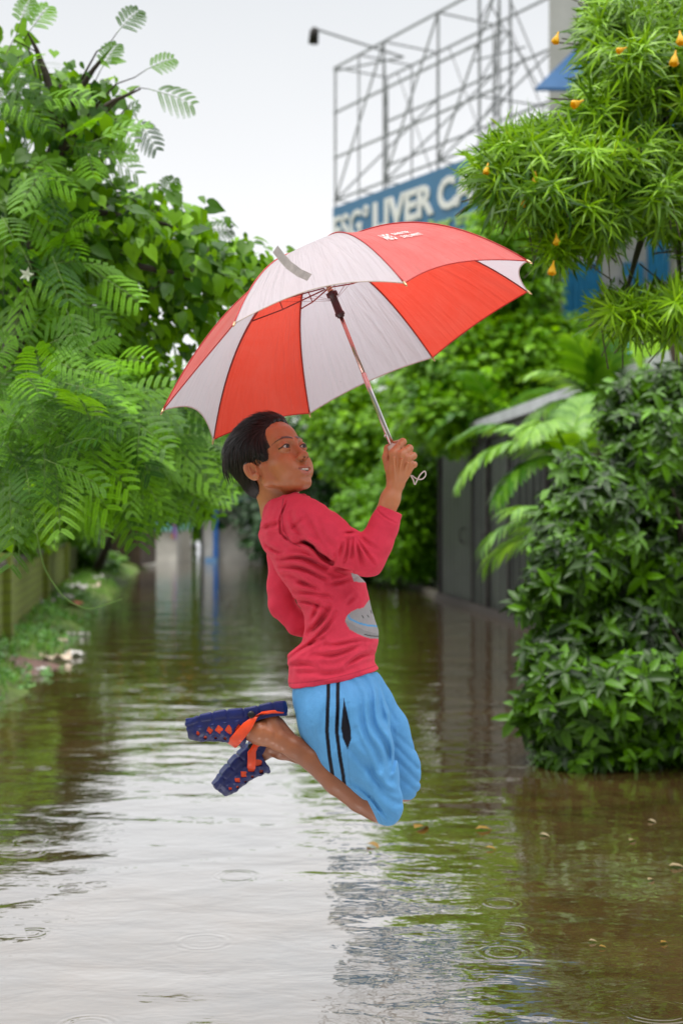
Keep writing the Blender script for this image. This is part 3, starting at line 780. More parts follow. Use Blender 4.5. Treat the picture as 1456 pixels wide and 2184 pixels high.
# clog, built once in its own frame: x heel(0) -> toe(-215), y sideways, z up (sole underneath), units photo pixels
def clog_parts():
    ax = [np.arange(-232, 12, 1.5), np.arange(-50, 50, 1.8), np.arange(-16, 84, 1.5)]
    F = Field(ax); A = ax
    X = F.ax[0][:, None, None]; Y = F.ax[1][None, :, None]; Z = F.ax[2][None, None, :]
    hw = np.interp(X, [-230, -222, -205, -165, -120, -70, -25, -5, 8], [10, 24, 36, 41, 37, 31, 32, 24, 4])
    bot = np.interp(X, [-222, -190, -140, -80, -30, 0], [14, 4, 1, 4, 0, 2])            # rocker of the sole
    topz = bot + np.interp(X, [-222, -180, -90, -30, 0], [12, 18, 22, 24, 26])
    def rect(z0, z1, grow=0.0, rr=5):
        dy = np.abs(Y) - (hw + grow) + rr; dz = np.maximum(z0 - Z, Z - z1) + rr
        dx = np.maximum(X - 2, -222 - X) + rr
        return np.sqrt(np.maximum(dy, 0) ** 2 + np.maximum(dz, 0) ** 2 + np.maximum(dx, 0) ** 2) + np.minimum(np.maximum(np.maximum(dy, dz), dx), 0) - rr
    sole = rect(bot, topz)
    gx = np.minimum.reduce([np.abs(X - c_) for c_ in (-190, -160, -128, -92, -60, -28)])
    sole = sole + 3.2 * np.exp(-(gx / 2.4) ** 2) * (Z < topz - 2) + 1.6 * np.exp(-((Z - topz + 1) / 1.8) ** 2) - 1.0 * np.exp(-((Z - (bot + topz) / 2) / 5) ** 2)
    # upper: vaulted shell over toes and instep, open at the heel
    zt = np.interp(X, [-222, -205, -180, -150, -115, -85, -70], [46, 54, 58, 62, 74, 90, 97])
    hw2 = hw - 1.5
    r1 = ((np.abs(Y) / hw2) ** 2.6 + (np.clip(Z - 10, 0, None) / np.maximum(zt - 10, 1)) ** 2.6) ** (1 / 2.6)
    up = (r1 - 1) * np.minimum(hw2, 34) * .9
    up = np.maximum(up, -(Z - 8)); up = np.maximum(up, -220 - X)
    line = (X + 92 - (Z - 22) * -.42 * -1)                                             # slanted edge of the vamp
    up = np.maximum(up, (X + 84) + (Z - 22) * .30)
    inner = (r1 * 1.0 - .86) * np.minimum(hw2, 34) * .9
    shell = np.maximum(up, -np.maximum(inner, -(Z - 26)))
    # low collar rim round the heel
    rim = np.maximum(np.abs(np.abs(Y) - (hw - 5)) - 3.0, np.maximum(Z - (topz + np.interp(X, [-90, -60, 0], [14, 6, 4])), topz - 3 - Z)); rim = np.maximum(rim, X - 0); rim = np.maximum(rim, -90 - X)
    T = np.minimum(sole, shell); T = np.minimum(T, rim)
    # diamond vent holes on the sides of the vamp and round ones on top
    D = np.full(T.shape, 99., np.float32)
    global HOLES; HOLES = [(-172, 38, 7), (-151, 39, 8.5), (-129, 42, 9), (-107, 45, 9.5), (-198, 40, 4.5), (-162, 54, 4.5), (-140, 57, 5), (-118, 64, 6), (-183, 50, 4)]
    for (cx, cz, s_) in HOLES or [(-172, 38, 7), (-151, 39, 8), (-129, 41, 8.5), (-107, 44, 9), (-183, 55, 4.5), (-162, 56, 5), (-140, 58, 6), (-118, 63, 7), (-198, 44, 5)]:
        if s_ <= 0: continue
        D = np.minimum(D, np.abs(X - cx) * .85 + np.abs(Z - cz) * .85 - s_ + 0 * Y)
    T = np.maximum(T, -np.maximum(D + .5, (.925 - r1) * 34 + 0 * D))
    # raised lattice texture
    T = T - .9 * np.clip(np.cos((X * .85 + Z * .85) * .27) + np.cos((X * .85 - Z * .85) * .27), 0, 2) * (Z > 26) * (X < -84)
    F.F = np.broadcast_to(T, F.F.shape).astype(np.float32).copy()
    V, Q = F.mesh(1)
    col = np.tile(np.array([.008, .014, .095]), (len(V), 1))
    vx, vy, vz = V.T; dd = np.full(len(V), 99.)
    for (cx, cz, s_) in HOLES: dd = np.minimum(dd, np.abs(vx - cx) * .85 + np.abs(vz - cz) * .85 - s_)
    hwv = np.interp(vx, [-230, -222, -205, -165, -120, -70], [10, 24, 36, 41, 37, 31]) - 1.5; ztv = np.interp(vx, [-222, -205, -180, -150, -115, -85, -70], [46, 54, 58, 62, 74, 90, 97])
    rv = ((np.abs(vy) / hwv) ** 2.6 + (np.clip(vz - 10, 0, None) / np.maximum(ztv - 10, 1)) ** 2.6) ** (1 / 2.6)
    hm = (dd < .5) & (rv < .975) & (vz > 24) & (vx < -90); hm2 = vz > 50
    col[hm & ~hm2] = (.62, .06, .012); col[hm & hm2] = (.22, .025, .012)
    return V, Q, col

def build_clog(root, M, o, strap_pts, strap_w, button, liner_pts=None, label=None):
    """M: 3x3 (columns x,y,z of the clog in u,v,w), o: origin in u,v,w"""
    cl = None
    V, Q, col = CLOG
    P = V @ M.T + o
    if np.linalg.det(M) < 0: Q = Q[:, ::-1]
    cl = mesh_obj('clog', to_world(P), Q, M_clog, root, True, colors=col)
    if label: cl['label'] = label
    # strap
    mb = MB()
    pts = [np.asarray(p, float) for p in strap_pts]
    ring(mb, pts, strap_w, 5.0)
    adopt2(mb.build('strap', M_orange, None, True), cl)
    mb = MB(); b = np.asarray(button, float)
    mb.tube([to_world(b + (0, 0, 4)), to_world(b + (0, 0, -3)), to_world(b + (0, 0, -5))], [.0085, .0085, .006], 16)
    adopt2(mb.build('rivet', M_black, None, True), cl)
    return cl

def adopt2(o, p): o.parent = p; return o

def ring(mb, pts, width, th):
    """strap: ribbon of given half-widths through points (u,v,w,side vector)"""
    P = [p[:3] for p in pts]; n = len(P); V = []
    for i in range(n):
        sd = pts[i][3:6]; sd = sd / np.linalg.norm(sd)
        d = P[min(i + 1, n - 1)] - P[max(i - 1, 0)]; d /= np.linalg.norm(d) + 1e-9
        nr = np.cross(d, sd); nr /= np.linalg.norm(nr) + 1e-9; wd = width[i] if not np.isscalar(width) else width
        for a, b in ((-1, -.6), (-.85, -1), (.85, -1), (1, -.6), (1, .6), (.85, 1), (-.85, 1), (-1, .6)): V.append(P[i] + sd * wd * a + nr * th * .5 * b)
    k = 8; Fc = [(i * k + j, i * k + (j + 1) % k, (i + 1) * k + (j + 1) % k, (i + 1) * k + j) for i in range(n - 1) for j in range(k)]
    Fc += [tuple(range(k))[::-1], tuple((n - 1) * k + j for j in range(k))]
    mb.add(to_world(np.array(V)), Fc)

M_skin = skin_mat(); M_shirt = cloth_mat('shirt_jersey'); M_shorts = cloth_mat('shorts_polyester', .6, 1400, .12, .0)
M_eye, t_, b_ = new_mat('eye'); a_ = nd(t_, 'ShaderNodeVertexColor', layer_name='col'); t_.links.new(a_.outputs[0], b_.inputs['Base Color']); b_.inputs['Roughness'].default_value = .1; b_.inputs['Specular IOR Level'].default_value = .3
M_teeth = simple('teeth', (.82, .79, .72), .3, var=.04)
M_hair, t_, b_ = new_mat('hair'); a_ = nd(t_, 'ShaderNodeAttribute', attribute_name='v'); b_.inputs['Base Color'].default_value = (.012, .0075, .007, 1); b_.inputs['Roughness'].default_value = .36; b_.inputs['Specular IOR Level'].default_value = .35
n_ = nd(t_, 'ShaderNodeTexNoise', i_Scale=90.0, i_Detail=4.0); tcn_ = nd(t_, 'ShaderNodeTexCoord'); t_.links.new(tcn_.outputs['Object'], n_.inputs['Vector'])
r_ = nd(t_, 'ShaderNodeValToRGB'); r_.color_ramp.elements[0].color = (.004, .0025, .0025, 1); r_.color_ramp.elements[1].color = (.040, .022, .020, 1); t_.links.new(a_.outputs['Fac'], r_.inputs[0]); t_.links.new(r_.outputs[0], b_.inputs['Base Color'])
M_clog, t_, b_ = new_mat('clog_foam'); a_ = nd(t_, 'ShaderNodeVertexColor', layer_name='col'); b_.inputs['Roughness'].default_value = .4; b_.inputs['Specular IOR Level'].default_value = .35
n_ = nd(t_, 'ShaderNodeTexNoise', i_Scale=45.0, i_Detail=6.0); tcn_ = nd(t_, 'ShaderNodeTexCoord'); t_.links.new(tcn_.outputs['Object'], n_.inputs['Vector'])
r_ = nd(t_, 'ShaderNodeMapRange', i_To_Min=.55, i_To_Max=1.7); t_.links.new(n_.outputs['Fac'], r_.inputs['Value'])
m_ = nd(t_, 'ShaderNodeMixRGB', blend_type='MULTIPLY'); m_.inputs[0].default_value = 1; t_.links.new(a_.outputs[0], m_.inputs[1]); t_.links.new(r_.outputs[0], m_.inputs[2]); t_.links.new(m_.outputs[0], b_.inputs['Base Color'])
M_orange = simple('orange_strap', (.78, .065, .012), .35, var=.15, scale=30)
M_orange_in = simple('orange_lining', (.7, .06, .015), .5, var=.2, scale=30)
M_black = simple('black_plastic', (.012, .012, .013), .3, var=.1)

person = empty('person', to_world(np.array([720, 1480, 0])))
tag(person, 'boy in red shirt and blue shorts leaping above the flood with an umbrella', 'boy')
person.location = (0, 0, 0)
body = build_body(person); build_eyes(person); build_hair(person); build_shirt(person); build_shorts(person)
CLOG = clog_parts()
# near clog: sole uppermost, toe to the left; x axis heel->... local +x points to the heel
def frame(heel, toe, sole_dir, w_tilt=0):
    x = np.array(heel, float) - np.array(toe, float); Lx = np.linalg.norm(x); x /= Lx
    z = -np.asarray(sole_dir, float); z = z - x * (z @ x); z /= np.linalg.norm(z); y = np.cross(z, x)
    return np.stack([x, y, z], 1), Lx
M1, L1 = frame((610, 1494, -48), (394, 1526, -48), (-.1, -1, .0)); s1 = L1 / 222
o1 = np.array([608, 1492, -48.])
sv = lambda *a: np.array(a, float)
# strap from the heel rim round the near side to the rivet, then the broad band across the instep
B1 = (536, 1524, -85)
st1 = [sv(608, 1516, -48, 0, -1, 0), sv(603, 1518, -70, 0, -1, 0), sv(580, 1518, -80, 0, -1, 0), sv(556, 1522, -84, .3, -1, 0), sv(543, 1531, -86, .7, -.75, 0), sv(528, 1548, -86, .85, .5, 0), sv(514, 1565, -84, .85, .5, 0), sv(502, 1579, -76, .85, .5, 0), sv(496, 1586, -60, .85, .5, 0), sv(494, 1588, -40, .85, .5, 0), sv(500, 1582, -20, .85, .5, 0), sv(530, 1545, -12, .85, .5, 0), sv(560, 1524, -14, .3, -1, 0), sv(603, 1518, -26, 0, -1, 0), sv(608, 1516, -48, 0, -1, 0)]
st1 = [s for s in st1]
for s in st1[4:12]: s[3:6] = (.84, .54, 0)
build_clog(person, M1 * s1 * np.array([1, 1, 1.12]), o1, st1, [3.5, 3.5, 3.5, 4, 5, 11, 12, 12, 12, 11, 10, 8, 4, 3.5, 3.5], B1, label='blue clog nearest the camera with orange vents, sole turned up')
M2, L2 = frame((560, 1548, 42), (444, 1668, 42), (-.74, -.66, -.14)); s2 = 200 / 222
o2 = np.array([592, 1530, 44.])
o2 = np.array([445, 1668, 42.]) + M2[:, 0] * 222 * s2 - M2[:, 2] * 0
B2 = (536, 1592, 6)
st2 = [sv(598, 1580, 42, 1, 0, 0), sv(590, 1580, 14, .8, .3, 0), sv(565, 1584, 6, .3, 1, 0), sv(545, 1590, 3, .9, .4, 0), sv(537, 1604, 2, 1, 0, 0), sv(537, 1622, 4, 1, 0, 0), sv(536, 1636, 14, 1, 0, 0), sv(536, 1641, 30, 1, 0, 0), sv(536, 1641, 55, 1, 0, 0), sv(538, 1620, 78, 1, 0, 0), sv(545, 1595, 80, 1, 0, 0), sv(590, 1580, 66, .8, .3, 0), sv(598, 1580, 42, 1, 0, 0)]
build_clog(person, M2 * s2 * np.array([1, 1, 1.1]), o2, st2, [3.5, 3.5, 4, 6, 9, 9, 9, 9, 9, 8, 5, 4, 3.5], B2, label='blue clog on the far foot, toe pointing down')
# ------------------------------------------------------------------ umbrella
UC = np.array([0.02974591, 3.30999335, 1.59573263])
UM = np.array([[-0.49391154, 0.79293022, -0.35680956], [-0.86794794, -0.47420337, 0.14763988], [-0.05213217, 0.38261316, 0.92243667]])
UN = UM[:, 2]
TIPD = [2.907, 2.869, 3.090, 3.439, 3.713, 3.751, 3.530, 3.181]
TIPP = [(500, 690), (862, 604), (1125, 557), (1125, 622), (922, 763), (660, 882), (455, 938), (348, 875)]
TIPS = [at(px, py, d) for (px, py), d in zip(TIPP, TIPD)]
PW = (1.75, 2.6, 2.7, 2.7, 2.7, 2.7, 2.5, 1.9)
def rib_pt(k, s, H=.252):
    p = PW[k]
    return UC + s * (TIPS[k] - UC) + UN * H * (1 - s ** p)

def canopy_mat(name, col, tcol):
    m, t, b = new_mat(name); out = t.nodes['Material Output']
    tcn = nd(t, 'ShaderNodeTexCoord'); n = nd(t, 'ShaderNodeTexNoise', i_Scale=5.0, i_Detail=9.0, i_Roughness=.72, i_Distortion=.8); t.links.new(tcn.outputs['Object'], n.inputs['Vector'])
    r = nd(t, 'ShaderNodeValToRGB'); c = np.array(col)
    r.color_ramp.elements[0].position = .35; r.color_ramp.elements[1].position = .75
    r.color_ramp.elements[0].color = (*c, 1); r.color_ramp.elements[1].color = (*np.clip(c * .72 + (.15, .11, .105), 0, 1), 1)
    t.links.new(n.outputs['Fac'], r.inputs[0])
    # dust and specks on old nylon
    vo = nd(t, 'ShaderNodeTexVoronoi', i_Scale=26.0); t.links.new(tcn.outputs['Object'], vo.inputs['Vector'])
    lt = nd(t, 'ShaderNodeMath', operation='LESS_THAN'); lt.inputs[1].default_value = .045; t.links.new(vo.outputs['Distance'], lt.inputs[0])
    mx_ = nd(t, 'ShaderNodeMixRGB'); mx_.inputs[2].default_value = (.22, .18, .15, 1); sc = nd(t, 'ShaderNodeMath', operation='MULTIPLY'); sc.inputs[1].default_value = .5
    t.links.new(lt.outputs[0], sc.inputs[0]); t.links.new(sc.outputs[0], mx_.inputs[0]); t.links.new(r.outputs[0], mx_.inputs[1])
    t.links.new(mx_.outputs[0], b.inputs['Base Color']); b.inputs['Roughness'].default_value = .42; b.inputs['Specular IOR Level'].default_value = .45
    b.inputs['Sheen Weight'].default_value = .15
    uvn = nd(t, 'ShaderNodeUVMap', uv_map='uv'); mp = nd(t, 'ShaderNodeMapping'); mp.inputs['Scale'].default_value = (9, 1.6, 1); t.links.new(uvn.outputs[0], mp.inputs[0])
    n2 = nd(t, 'ShaderNodeTexNoise', i_Scale=2.2, i_Detail=4.0, i_Distortion=.6); t.links.new(mp.outputs[0], n2.inputs['Vector'])
    bp = nd(t, 'ShaderNodeBump', i_Strength=.5, i_Distance=.010); t.links.new(n2.outputs['Fac'], bp.inputs['Height'])
    n3 = nd(t, 'ShaderNodeTexNoise', i_Scale=1500.0); t.links.new(tcn.outputs['Object'], n3.inputs['Vector'])
    bp2 = nd(t, 'ShaderNodeBump', i_Strength=.08, i_Distance=.001); t.links.new(n3.outputs['Fac'], bp2.inputs['Height']); t.links.new(bp.outputs[0], bp2.inputs['Normal']); t.links.new(bp2.outputs[0], b.inputs['Normal'])
    tr = nd(t, 'ShaderNodeBsdfTranslucent'); tr.inputs[0].default_value = (*tcol, 1); t.links.new(bp.outputs[0], tr.inputs['Normal'])
    ms = nd(t, 'ShaderNodeMixShader'); ms.inputs[0].default_value = .42
    t.links.new(b.outputs[0], ms.inputs[1]); t.links.new(tr.outputs[0], ms.inputs[2]); t.links.new(ms.outputs[0], out.inputs[0])
    return m
M_cred = canopy_mat('red_nylon', (.56, .045, .038), (.88, .07, .03))
M_cwhite = canopy_mat('white_nylon', (.55, .50, .54), (.62, .59, .65))
M_piping = simple('red_piping', (.45, .012, .01), .5, var=.1)
M_pipew = simple('cream_piping', (.55, .45, .40), .6, var=.1)
M_steel = simple('chrome_tube', (.75, .70, .70), .16, 1.0, var=.08, scale=20)
M_copper = simple('pinkish_steel_tube', (.62, .40, .36), .24, 1.0, var=.12, scale=20)
M_rib = simple('dark_rib_wire', (.26, .03, .025), .4, .3, var=.3, scale=40)
M_runner = simple('maroon_plastic', (.045, .018, .022), .35, var=.2, scale=30)
M_spring = simple('brass_spring', (.62, .40, .22), .3, .9, var=.2, scale=40)
M_ivory = simple('ivory_plastic', (.68, .62, .55), .4, var=.06)
M_cord = simple('cream_cord', (.66, .58, .54), .7, var=.08)

umb = empty('umbrella', UC - UN * .3); umb.location = (0, 0, 0)
tag(umb, 'open umbrella with alternating red and white panels held up by the boy', 'umbrella')
NU, NS = 22, 26
SCAL = (.05, .055, .03, .012, .02, .02, .06, .03)
def panel_pt(k, u, s):
    a = 4 * u * (1 - u); s2 = s * (1 - SCAL[k] * a * s ** 3)
    P = rib_pt(k, s2) * (1 - u) + rib_pt((k + 1) % 8, s2) * u
    sag = (.020 if k not in (0,) else -.004) * a * s * (1.15 - s)
    out = ((TIPS[k] + TIPS[(k + 1) % 8]) / 2 - UC); out /= np.linalg.norm(out)
    P = P - (out * .7 + UN * .7) * sag
    if k == 0:   # the near white panel billows and its hem curls under
        P = P + UN * .012 * a * s ** 2
    return P
for k in range(8):
    V = []; UVs = []
    for i in range(NS + 1):
        s = i / NS
        for j in range(NU + 1):
            u = j / NU; V.append(panel_pt(k, u, max(s, .012))); UVs.append((u, s))
    Q = np.array([[i * (NU + 1) + j, (i + 1) * (NU + 1) + j, (i + 1) * (NU + 1) + j + 1, i * (NU + 1) + j + 1] for i in range(NS) for j in range(NU)])
    mesh_obj('panel', V, Q, M_cwhite if k % 2 == 0 else M_cred, umb, True, uv=UVs)
    mb = MB(); mb.tube([panel_pt(k, 0, s) + UN * .001 for s in np.linspace(.02, 1, 26)], .0016, 6); mb.build('seam', M_piping, umb, True)
    mb = MB(); mb.tube([panel_pt(k, u, 1.0) for u in np.linspace(0, 1, 24)], .0014, 6); mb.build('hem', M_pipew if k % 2 == 0 else M_piping, umb, True)
    mb = MB(); off = -UN * .006
    mb.tube([rib_pt(k, s) * 1.0 + off * (1 - s * .6) for s in np.linspace(.03, .995, 22)], .0016, 6)
    rb = mb.build('rib', M_rib, umb, True)
    d = TIPS[k] - rib_pt(k, .93); d /= np.linalg.norm(d)
    mb = MB(); mb.tube([TIPS[k] - d * .004, TIPS[k] + d * .006, TIPS[k] + d * .012], [.003, .0024, .0012], 8); mb.build('rib_tip', M_spring, rb, True)
    # stretcher from the runner to the middle of the rib, with the short link
    hub = UC + UN * .165; a = hub + (TIPS[k] - UC) / np.linalg.norm(TIPS[k] - UC) * .012; e_ = rib_pt(k, .50) + off
    mid = a * .42 + e_ * .58 - UN * .004
    mb = MB(); mb.tube([a, mid, e_], .0017, 6); mb.tube([mid, rib_pt(k, .30) + off], .0014, 5)
    mb.tube([UC + UN * .128, mid + UN * .02], .0004, 4)
    mb.build('stretcher', M_rib, umb, True)
def sh(t): return UC + UN * t                         # along the shaft, t metres above the rim plane
mb = MB(); mb.tube([sh(.06), sh(.262)], .0042, 12); mb.tube([sh(.10), sh(-.06)], .0046, 14); mb.build('upper_tube', M_copper, umb, True)
mb = MB(); mb.tube([sh(-.058), sh(-.062), sh(-.30)], [.0048, .0060, .0060], 14); mb.tube([sh(-.215) + np.array([-.006, -.004, 0]), sh(-.221) + np.array([-.009, -.004, 0])], .0025, 8); mb.build('lower_tube', M_steel, umb, True)
mb = MB(); mb.tube([sh(.240), sh(.252), sh(.256), sh(.262), sh(.263)], [.008, .008, .004, .0035, .001], 10); mb.build('ferrule', M_ivory, umb, True)
mb = MB()
mb.tube([sh(t) for t in (.150, .149, .140, .139, .098, .097, .091, .090, .086, .085)], [.001, .0135, .0135, .0085, .0095, .0115, .0115, .0085, .0085, .001], 16); mb.build('runner', M_runner, umb, True)
mb = MB(); ax1 = np.cross(UN, (0, 0, 1.)); ax1 /= np.linalg.norm(ax1); ax2 = np.cross(UN, ax1)
mb.tube([sh(.150 + .036 * i / 60) + .0068 * (ax1 * math.cos(i * .63) + ax2 * math.sin(i * .63)) for i in range(60)], .0013, 5); mb.build('spring', M_spring, umb, True)
mb = MB(); mb.tube([sh(.186), sh(.188), sh(.196), sh(.198)], [.002, .012, .012, .002], 14); mb.build('notch', M_runner, umb, True)
mb = MB(); mb.tube([sh(-.240), sh(-.242), sh(-.255), sh(-.29), sh(-.318), sh(-.325)], [.007, .0115, .0135, .0125, .012, .006], 16); mb.build('handle', M_ivory, umb, True)
# wrist cord hanging from the handle
cp = [(872, 1010, -104), (880, 1022, -112), (884, 1033, -114), (888, 1026, -115), (896, 1012, -116), (905, 1005, -115), (907, 1014, -113), (899, 1022, -112), (888, 1021, -111), (878, 1014, -104)]
cp = np.array(cp, float)
def catmull(P, n=6):
    out = []
    for i in range(len(P) - 1):
        p0, p1, p2, p3 = P[max(i - 1, 0)], P[i], P[i + 1], P[min(i + 2, len(P) - 1)]
        for j in range(n):
            t = j / n; out.append(.5 * (2 * p1 + (p2 - p0) * t + (2 * p0 - 5 * p1 + 4 * p2 - p3) * t * t + (3 * p1 - p0 - 3 * p2 + p3) * t ** 3))
    return out + [P[-1]]
mb = MB(); mb.tube([to_world(p) for p in catmull(cp)], .0016, 7); mb.build('wrist_cord', M_cord, umb, True)
# closing tab on the near white panel
tb = []
b0 = panel_pt(0, .45, .93); b1 = panel_pt(0, .40, .78)
tipp = at(590, 533, 2.88); root_ = at(660, 592, 2.90)
cv = [root_, at(638, 582, 2.87), at(616, 566, 2.83), at(600, 548, 2.81), at(587, 531, 2.80)]
V = []; sd = np.array([.0050, -.001, .0066])
for i, p in enumerate(cv): V += [p + sd + (0, -.001, 0), p - sd + (0, -.001, 0), p - sd + (0, .001, 0), p + sd + (0, .001, 0)]
Fq = [(i * 4 + j, i * 4 + (j + 1) % 4, (i + 1) * 4 + (j + 1) % 4, (i + 1) * 4 + j) for i in range(len(cv) - 1) for j in range(4)] + [(0, 3, 2, 1), (16, 17, 18, 19)]
mesh_obj('closing_tab', V, Fq, simple('tab_fabric', (.62, .58, .57), .7, var=.2, scale=60), umb, False)
# worn white lettering printed on the near red panel
def glyphs(txt): 
    G = {'W': ['10001', '10001', '10101', '11011', '10001'], 'B': ['1110', '1001', '1110', '1001', '1110'], 'S': ['0111', '1000', '0110', '0001', '1110'],
         'A': ['0110', '1001', '1111', '1001', '1001'], 'L': ['1000', '1000', '1000', '1000', '1111'], 'N': ['1001', '1101', '1011', '1001', '1001'], 'K': ['1001', '1010', '1100', '1010', '1001'],
         'R': ['1110', '1001', '1110', '1010', '1001'], 'I': ['1', '1', '1', '1', '1'], 'T': ['111', '010', '010', '010', '010'], ' ': ['00'] * 5}
    return [G[c] for c in txt]
def print_on_panel(txt, u0, u1, s0, s1, name):
    cols = sum(len(g[0]) + 1 for g in glyphs(txt)) - 1; V = []; Q = []; x = 0
    for g in glyphs(txt):
        for r_i, row in enumerate(g):
            for c_i, ch in enumerate(row):
                if ch == '1':
                    ua = u0 + (u1 - u0) * (x + c_i) / cols; ub = u0 + (u1 - u0) * (x + c_i + 1) / cols; sa = s0 + (s1 - s0) * r_i / 5; sb = s0 + (s1 - s0) * (r_i + 1) / 5
                    b = len(V); V += [panel_pt(1, a_, b_) + UN * .0022 + np.array([0, -.0015, 0]) for a_, b_ in ((ua, sa), (ub, sa), (ub, sb), (ua, sb))]; Q.append((b, b + 1, b + 2, b + 3))
        x += len(g[0]) + 1
    return mesh_obj(name, V, Q, M_ink, umb)
M_ink = simple('faded_white_print', (.72, .60, .58), .6, var=.15, scale=60)
print_on_panel('WBS', .26, .38, .66, .74, 'printed_logo')
print_on_panel('SABITR', .42, .62, .66, .69, 'printed_lettering'); print_on_panel('SALIANT', .44, .66, .71, .74, 'printed_lettering')
# ------------------------------------------------------------------ setting: ground, water, banks
def grid_sheet(xs, ys, zf):
    X, Y = np.meshgrid(xs, ys, indexing='ij'); Z = zf(X, Y)
    V = np.stack([X, Y, Z], -1).reshape(-1, 3); m = len(ys)
    i, j = np.meshgrid(np.arange(len(xs) - 1), np.arange(m - 1), indexing='ij'); b = (i * m + j).ravel()
    return V, np.stack([b, b + m, b + m + 1, b + 1], 1)

M_mud = simple('wet_mud', (.055, .038, .02), .5, var=.4, scale=3)
V, Q = grid_sheet(np.linspace(-300, 300, 13), np.linspace(-40, 600, 13), lambda x, y: x * 0 - .35)
tag(mesh_obj('ground', V, Q, M_mud), kind='structure')

def water_mat():
    m, t, b = new_mat('flood_water'); out = t.nodes['Material Output']; t.nodes.remove(b)
    g = nd(t, 'ShaderNodeNewGeometry'); P = g.outputs['Position']
    def noise(scale, det=3.0, rough=.5, st=(1, 1, 1), dist=0.0):
        mp = nd(t, 'ShaderNodeMapping'); mp.inputs['Scale'].default_value = st; t.links.new(P, mp.inputs[0])
        n = nd(t, 'ShaderNodeTexNoise', i_Scale=scale, i_Detail=det, i_Roughness=rough, i_Distortion=dist); t.links.new(mp.outputs[0], n.inputs['Vector']); return n.outputs['Fac']
    def math_(op, a, b_=None, c=None):
        n = nd(t, 'ShaderNodeMath', operation=op)
        for i, v in enumerate((a, b_, c)):
            if v is None: continue
            if isinstance(v, (int, float)): n.inputs[i].default_value = v
            else: t.links.new(v, n.inputs[i])
        return n.outputs[0]
    # silty water over the drowned road: sediment patches and grit
    r = nd(t, 'ShaderNodeValToRGB'); e = r.color_ramp.elements
    e[0].position = .32; e[0].color = (.078, .046, .015, 1); e[1].position = .68; e[1].color = (.16, .095, .036, 1)
    t.links.new(noise(2.2, 9.0, .72), r.inputs[0])
    gr = nd(t, 'ShaderNodeValToRGB'); gr.color_ramp.elements[0].position = .62; gr.color_ramp.elements[0].color = (1, 1, 1, 1); gr.color_ramp.elements[1].position = .72; gr.color_ramp.elements[1].color = (.55, .5, .45, 1)
    t.links.new(noise(38, 6.0, .7), gr.inputs[0])
    mm = nd(t, 'ShaderNodeMixRGB', blend_type='MULTIPLY'); mm.inputs[0].default_value = .8; t.links.new(r.outputs[0], mm.inputs[1]); t.links.new(gr.outputs[0], mm.inputs[2])
    df = nd(t, 'ShaderNodeBsdfDiffuse'); t.links.new(mm.outputs[0], df.inputs[0])
    # ripples: height in metres
    h = math_('MULTIPLY', noise(1.5, 2.0, .5, (.85, 1.35, 1), .6), .0135)
    h = math_('ADD', h, math_('MULTIPLY', noise(5.2, 3.0, .55, (.8, 1.3, 1), .4), .0036))
    h = math_('ADD', h, math_('MULTIPLY', noise(20, 2.0, .5, (.8, 1.2, 1)), .0007))
    # a patch of wind-ruffled water on the near right, calmer elsewhere
    sx = nd(t, 'ShaderNodeSeparateXYZ'); t.links.new(P, sx.inputs[0])
    # raindrop rings
    for sc, dens, seed, amp, k in ((2.4, .16, 0.0, .00028, 95.0), (3.6, .12, 7.3, .00032, 130.0), (1.6, .10, 3.1, .00028, 70.0)):
        mp = nd(t, 'ShaderNodeMapping'); mp.inputs['Location'].default_value = (seed, seed * .7, 0); mp.inputs['Scale'].default_value = (1, 1, 0); t.links.new(P, mp.inputs[0])
        vo = nd(t, 'ShaderNodeTexVoronoi', i_Scale=sc, i_Randomness=1.0); vo.voronoi_dimensions = '2D'; t.links.new(mp.outputs[0], vo.inputs['Vector'])
        d = math_('DIVIDE', vo.outputs['Distance'], sc)
        s2 = nd(t, 'ShaderNodeSeparateColor'); t.links.new(vo.outputs['Color'], s2.inputs[0])
        on = math_('LESS_THAN', s2.outputs[0], dens)
        rad = math_('MULTIPLY_ADD', s2.outputs[1], .07, .02)
        q = math_('DIVIDE', math_('SUBTRACT', d, rad), .022); env = math_('POWER', 2.718, math_('MULTIPLY', math_('MULTIPLY', q, q), -1.0))
        wv = math_('SINE', math_('MULTIPLY', d, k * 2.2))
        h = math_('ADD', h, math_('MULTIPLY', math_('MULTIPLY', math_('MULTIPLY', wv, env), on), amp))
    bp = nd(t, 'ShaderNodeBump', i_Strength=1.0, i_Distance=1.0); t.links.new(h, bp.inputs['Height'])
    gl = nd(t, 'ShaderNodeBsdfGlossy', i_Roughness=.03); gl.inputs[0].default_value = (.93, .94, .95, 1); t.links.new(bp.outputs[0], gl.inputs['Normal'])
    fr = nd(t, 'ShaderNodeFresnel', i_IOR=1.33); t.links.new(bp.outputs[0], fr.inputs['Normal'])
    fac = math_('POWER', fr.outputs[0], .25); fac = math_('MINIMUM', fac, .97)
    ms = nd(t, 'ShaderNodeMixShader'); t.links.new(fac, ms.inputs[0]); t.links.new(df.outputs[0], ms.inputs[1]); t.links.new(gl.outputs[0], ms.inputs[2])
    t.links.new(ms.outputs[0], out.inputs[0]); return m
V, Q = grid_sheet(np.linspace(-60, 60, 9), np.linspace(-8, 130, 12), lambda x, y: x * 0)
tag(mesh_obj('water', V, Q, water_mat()), kind='structure')

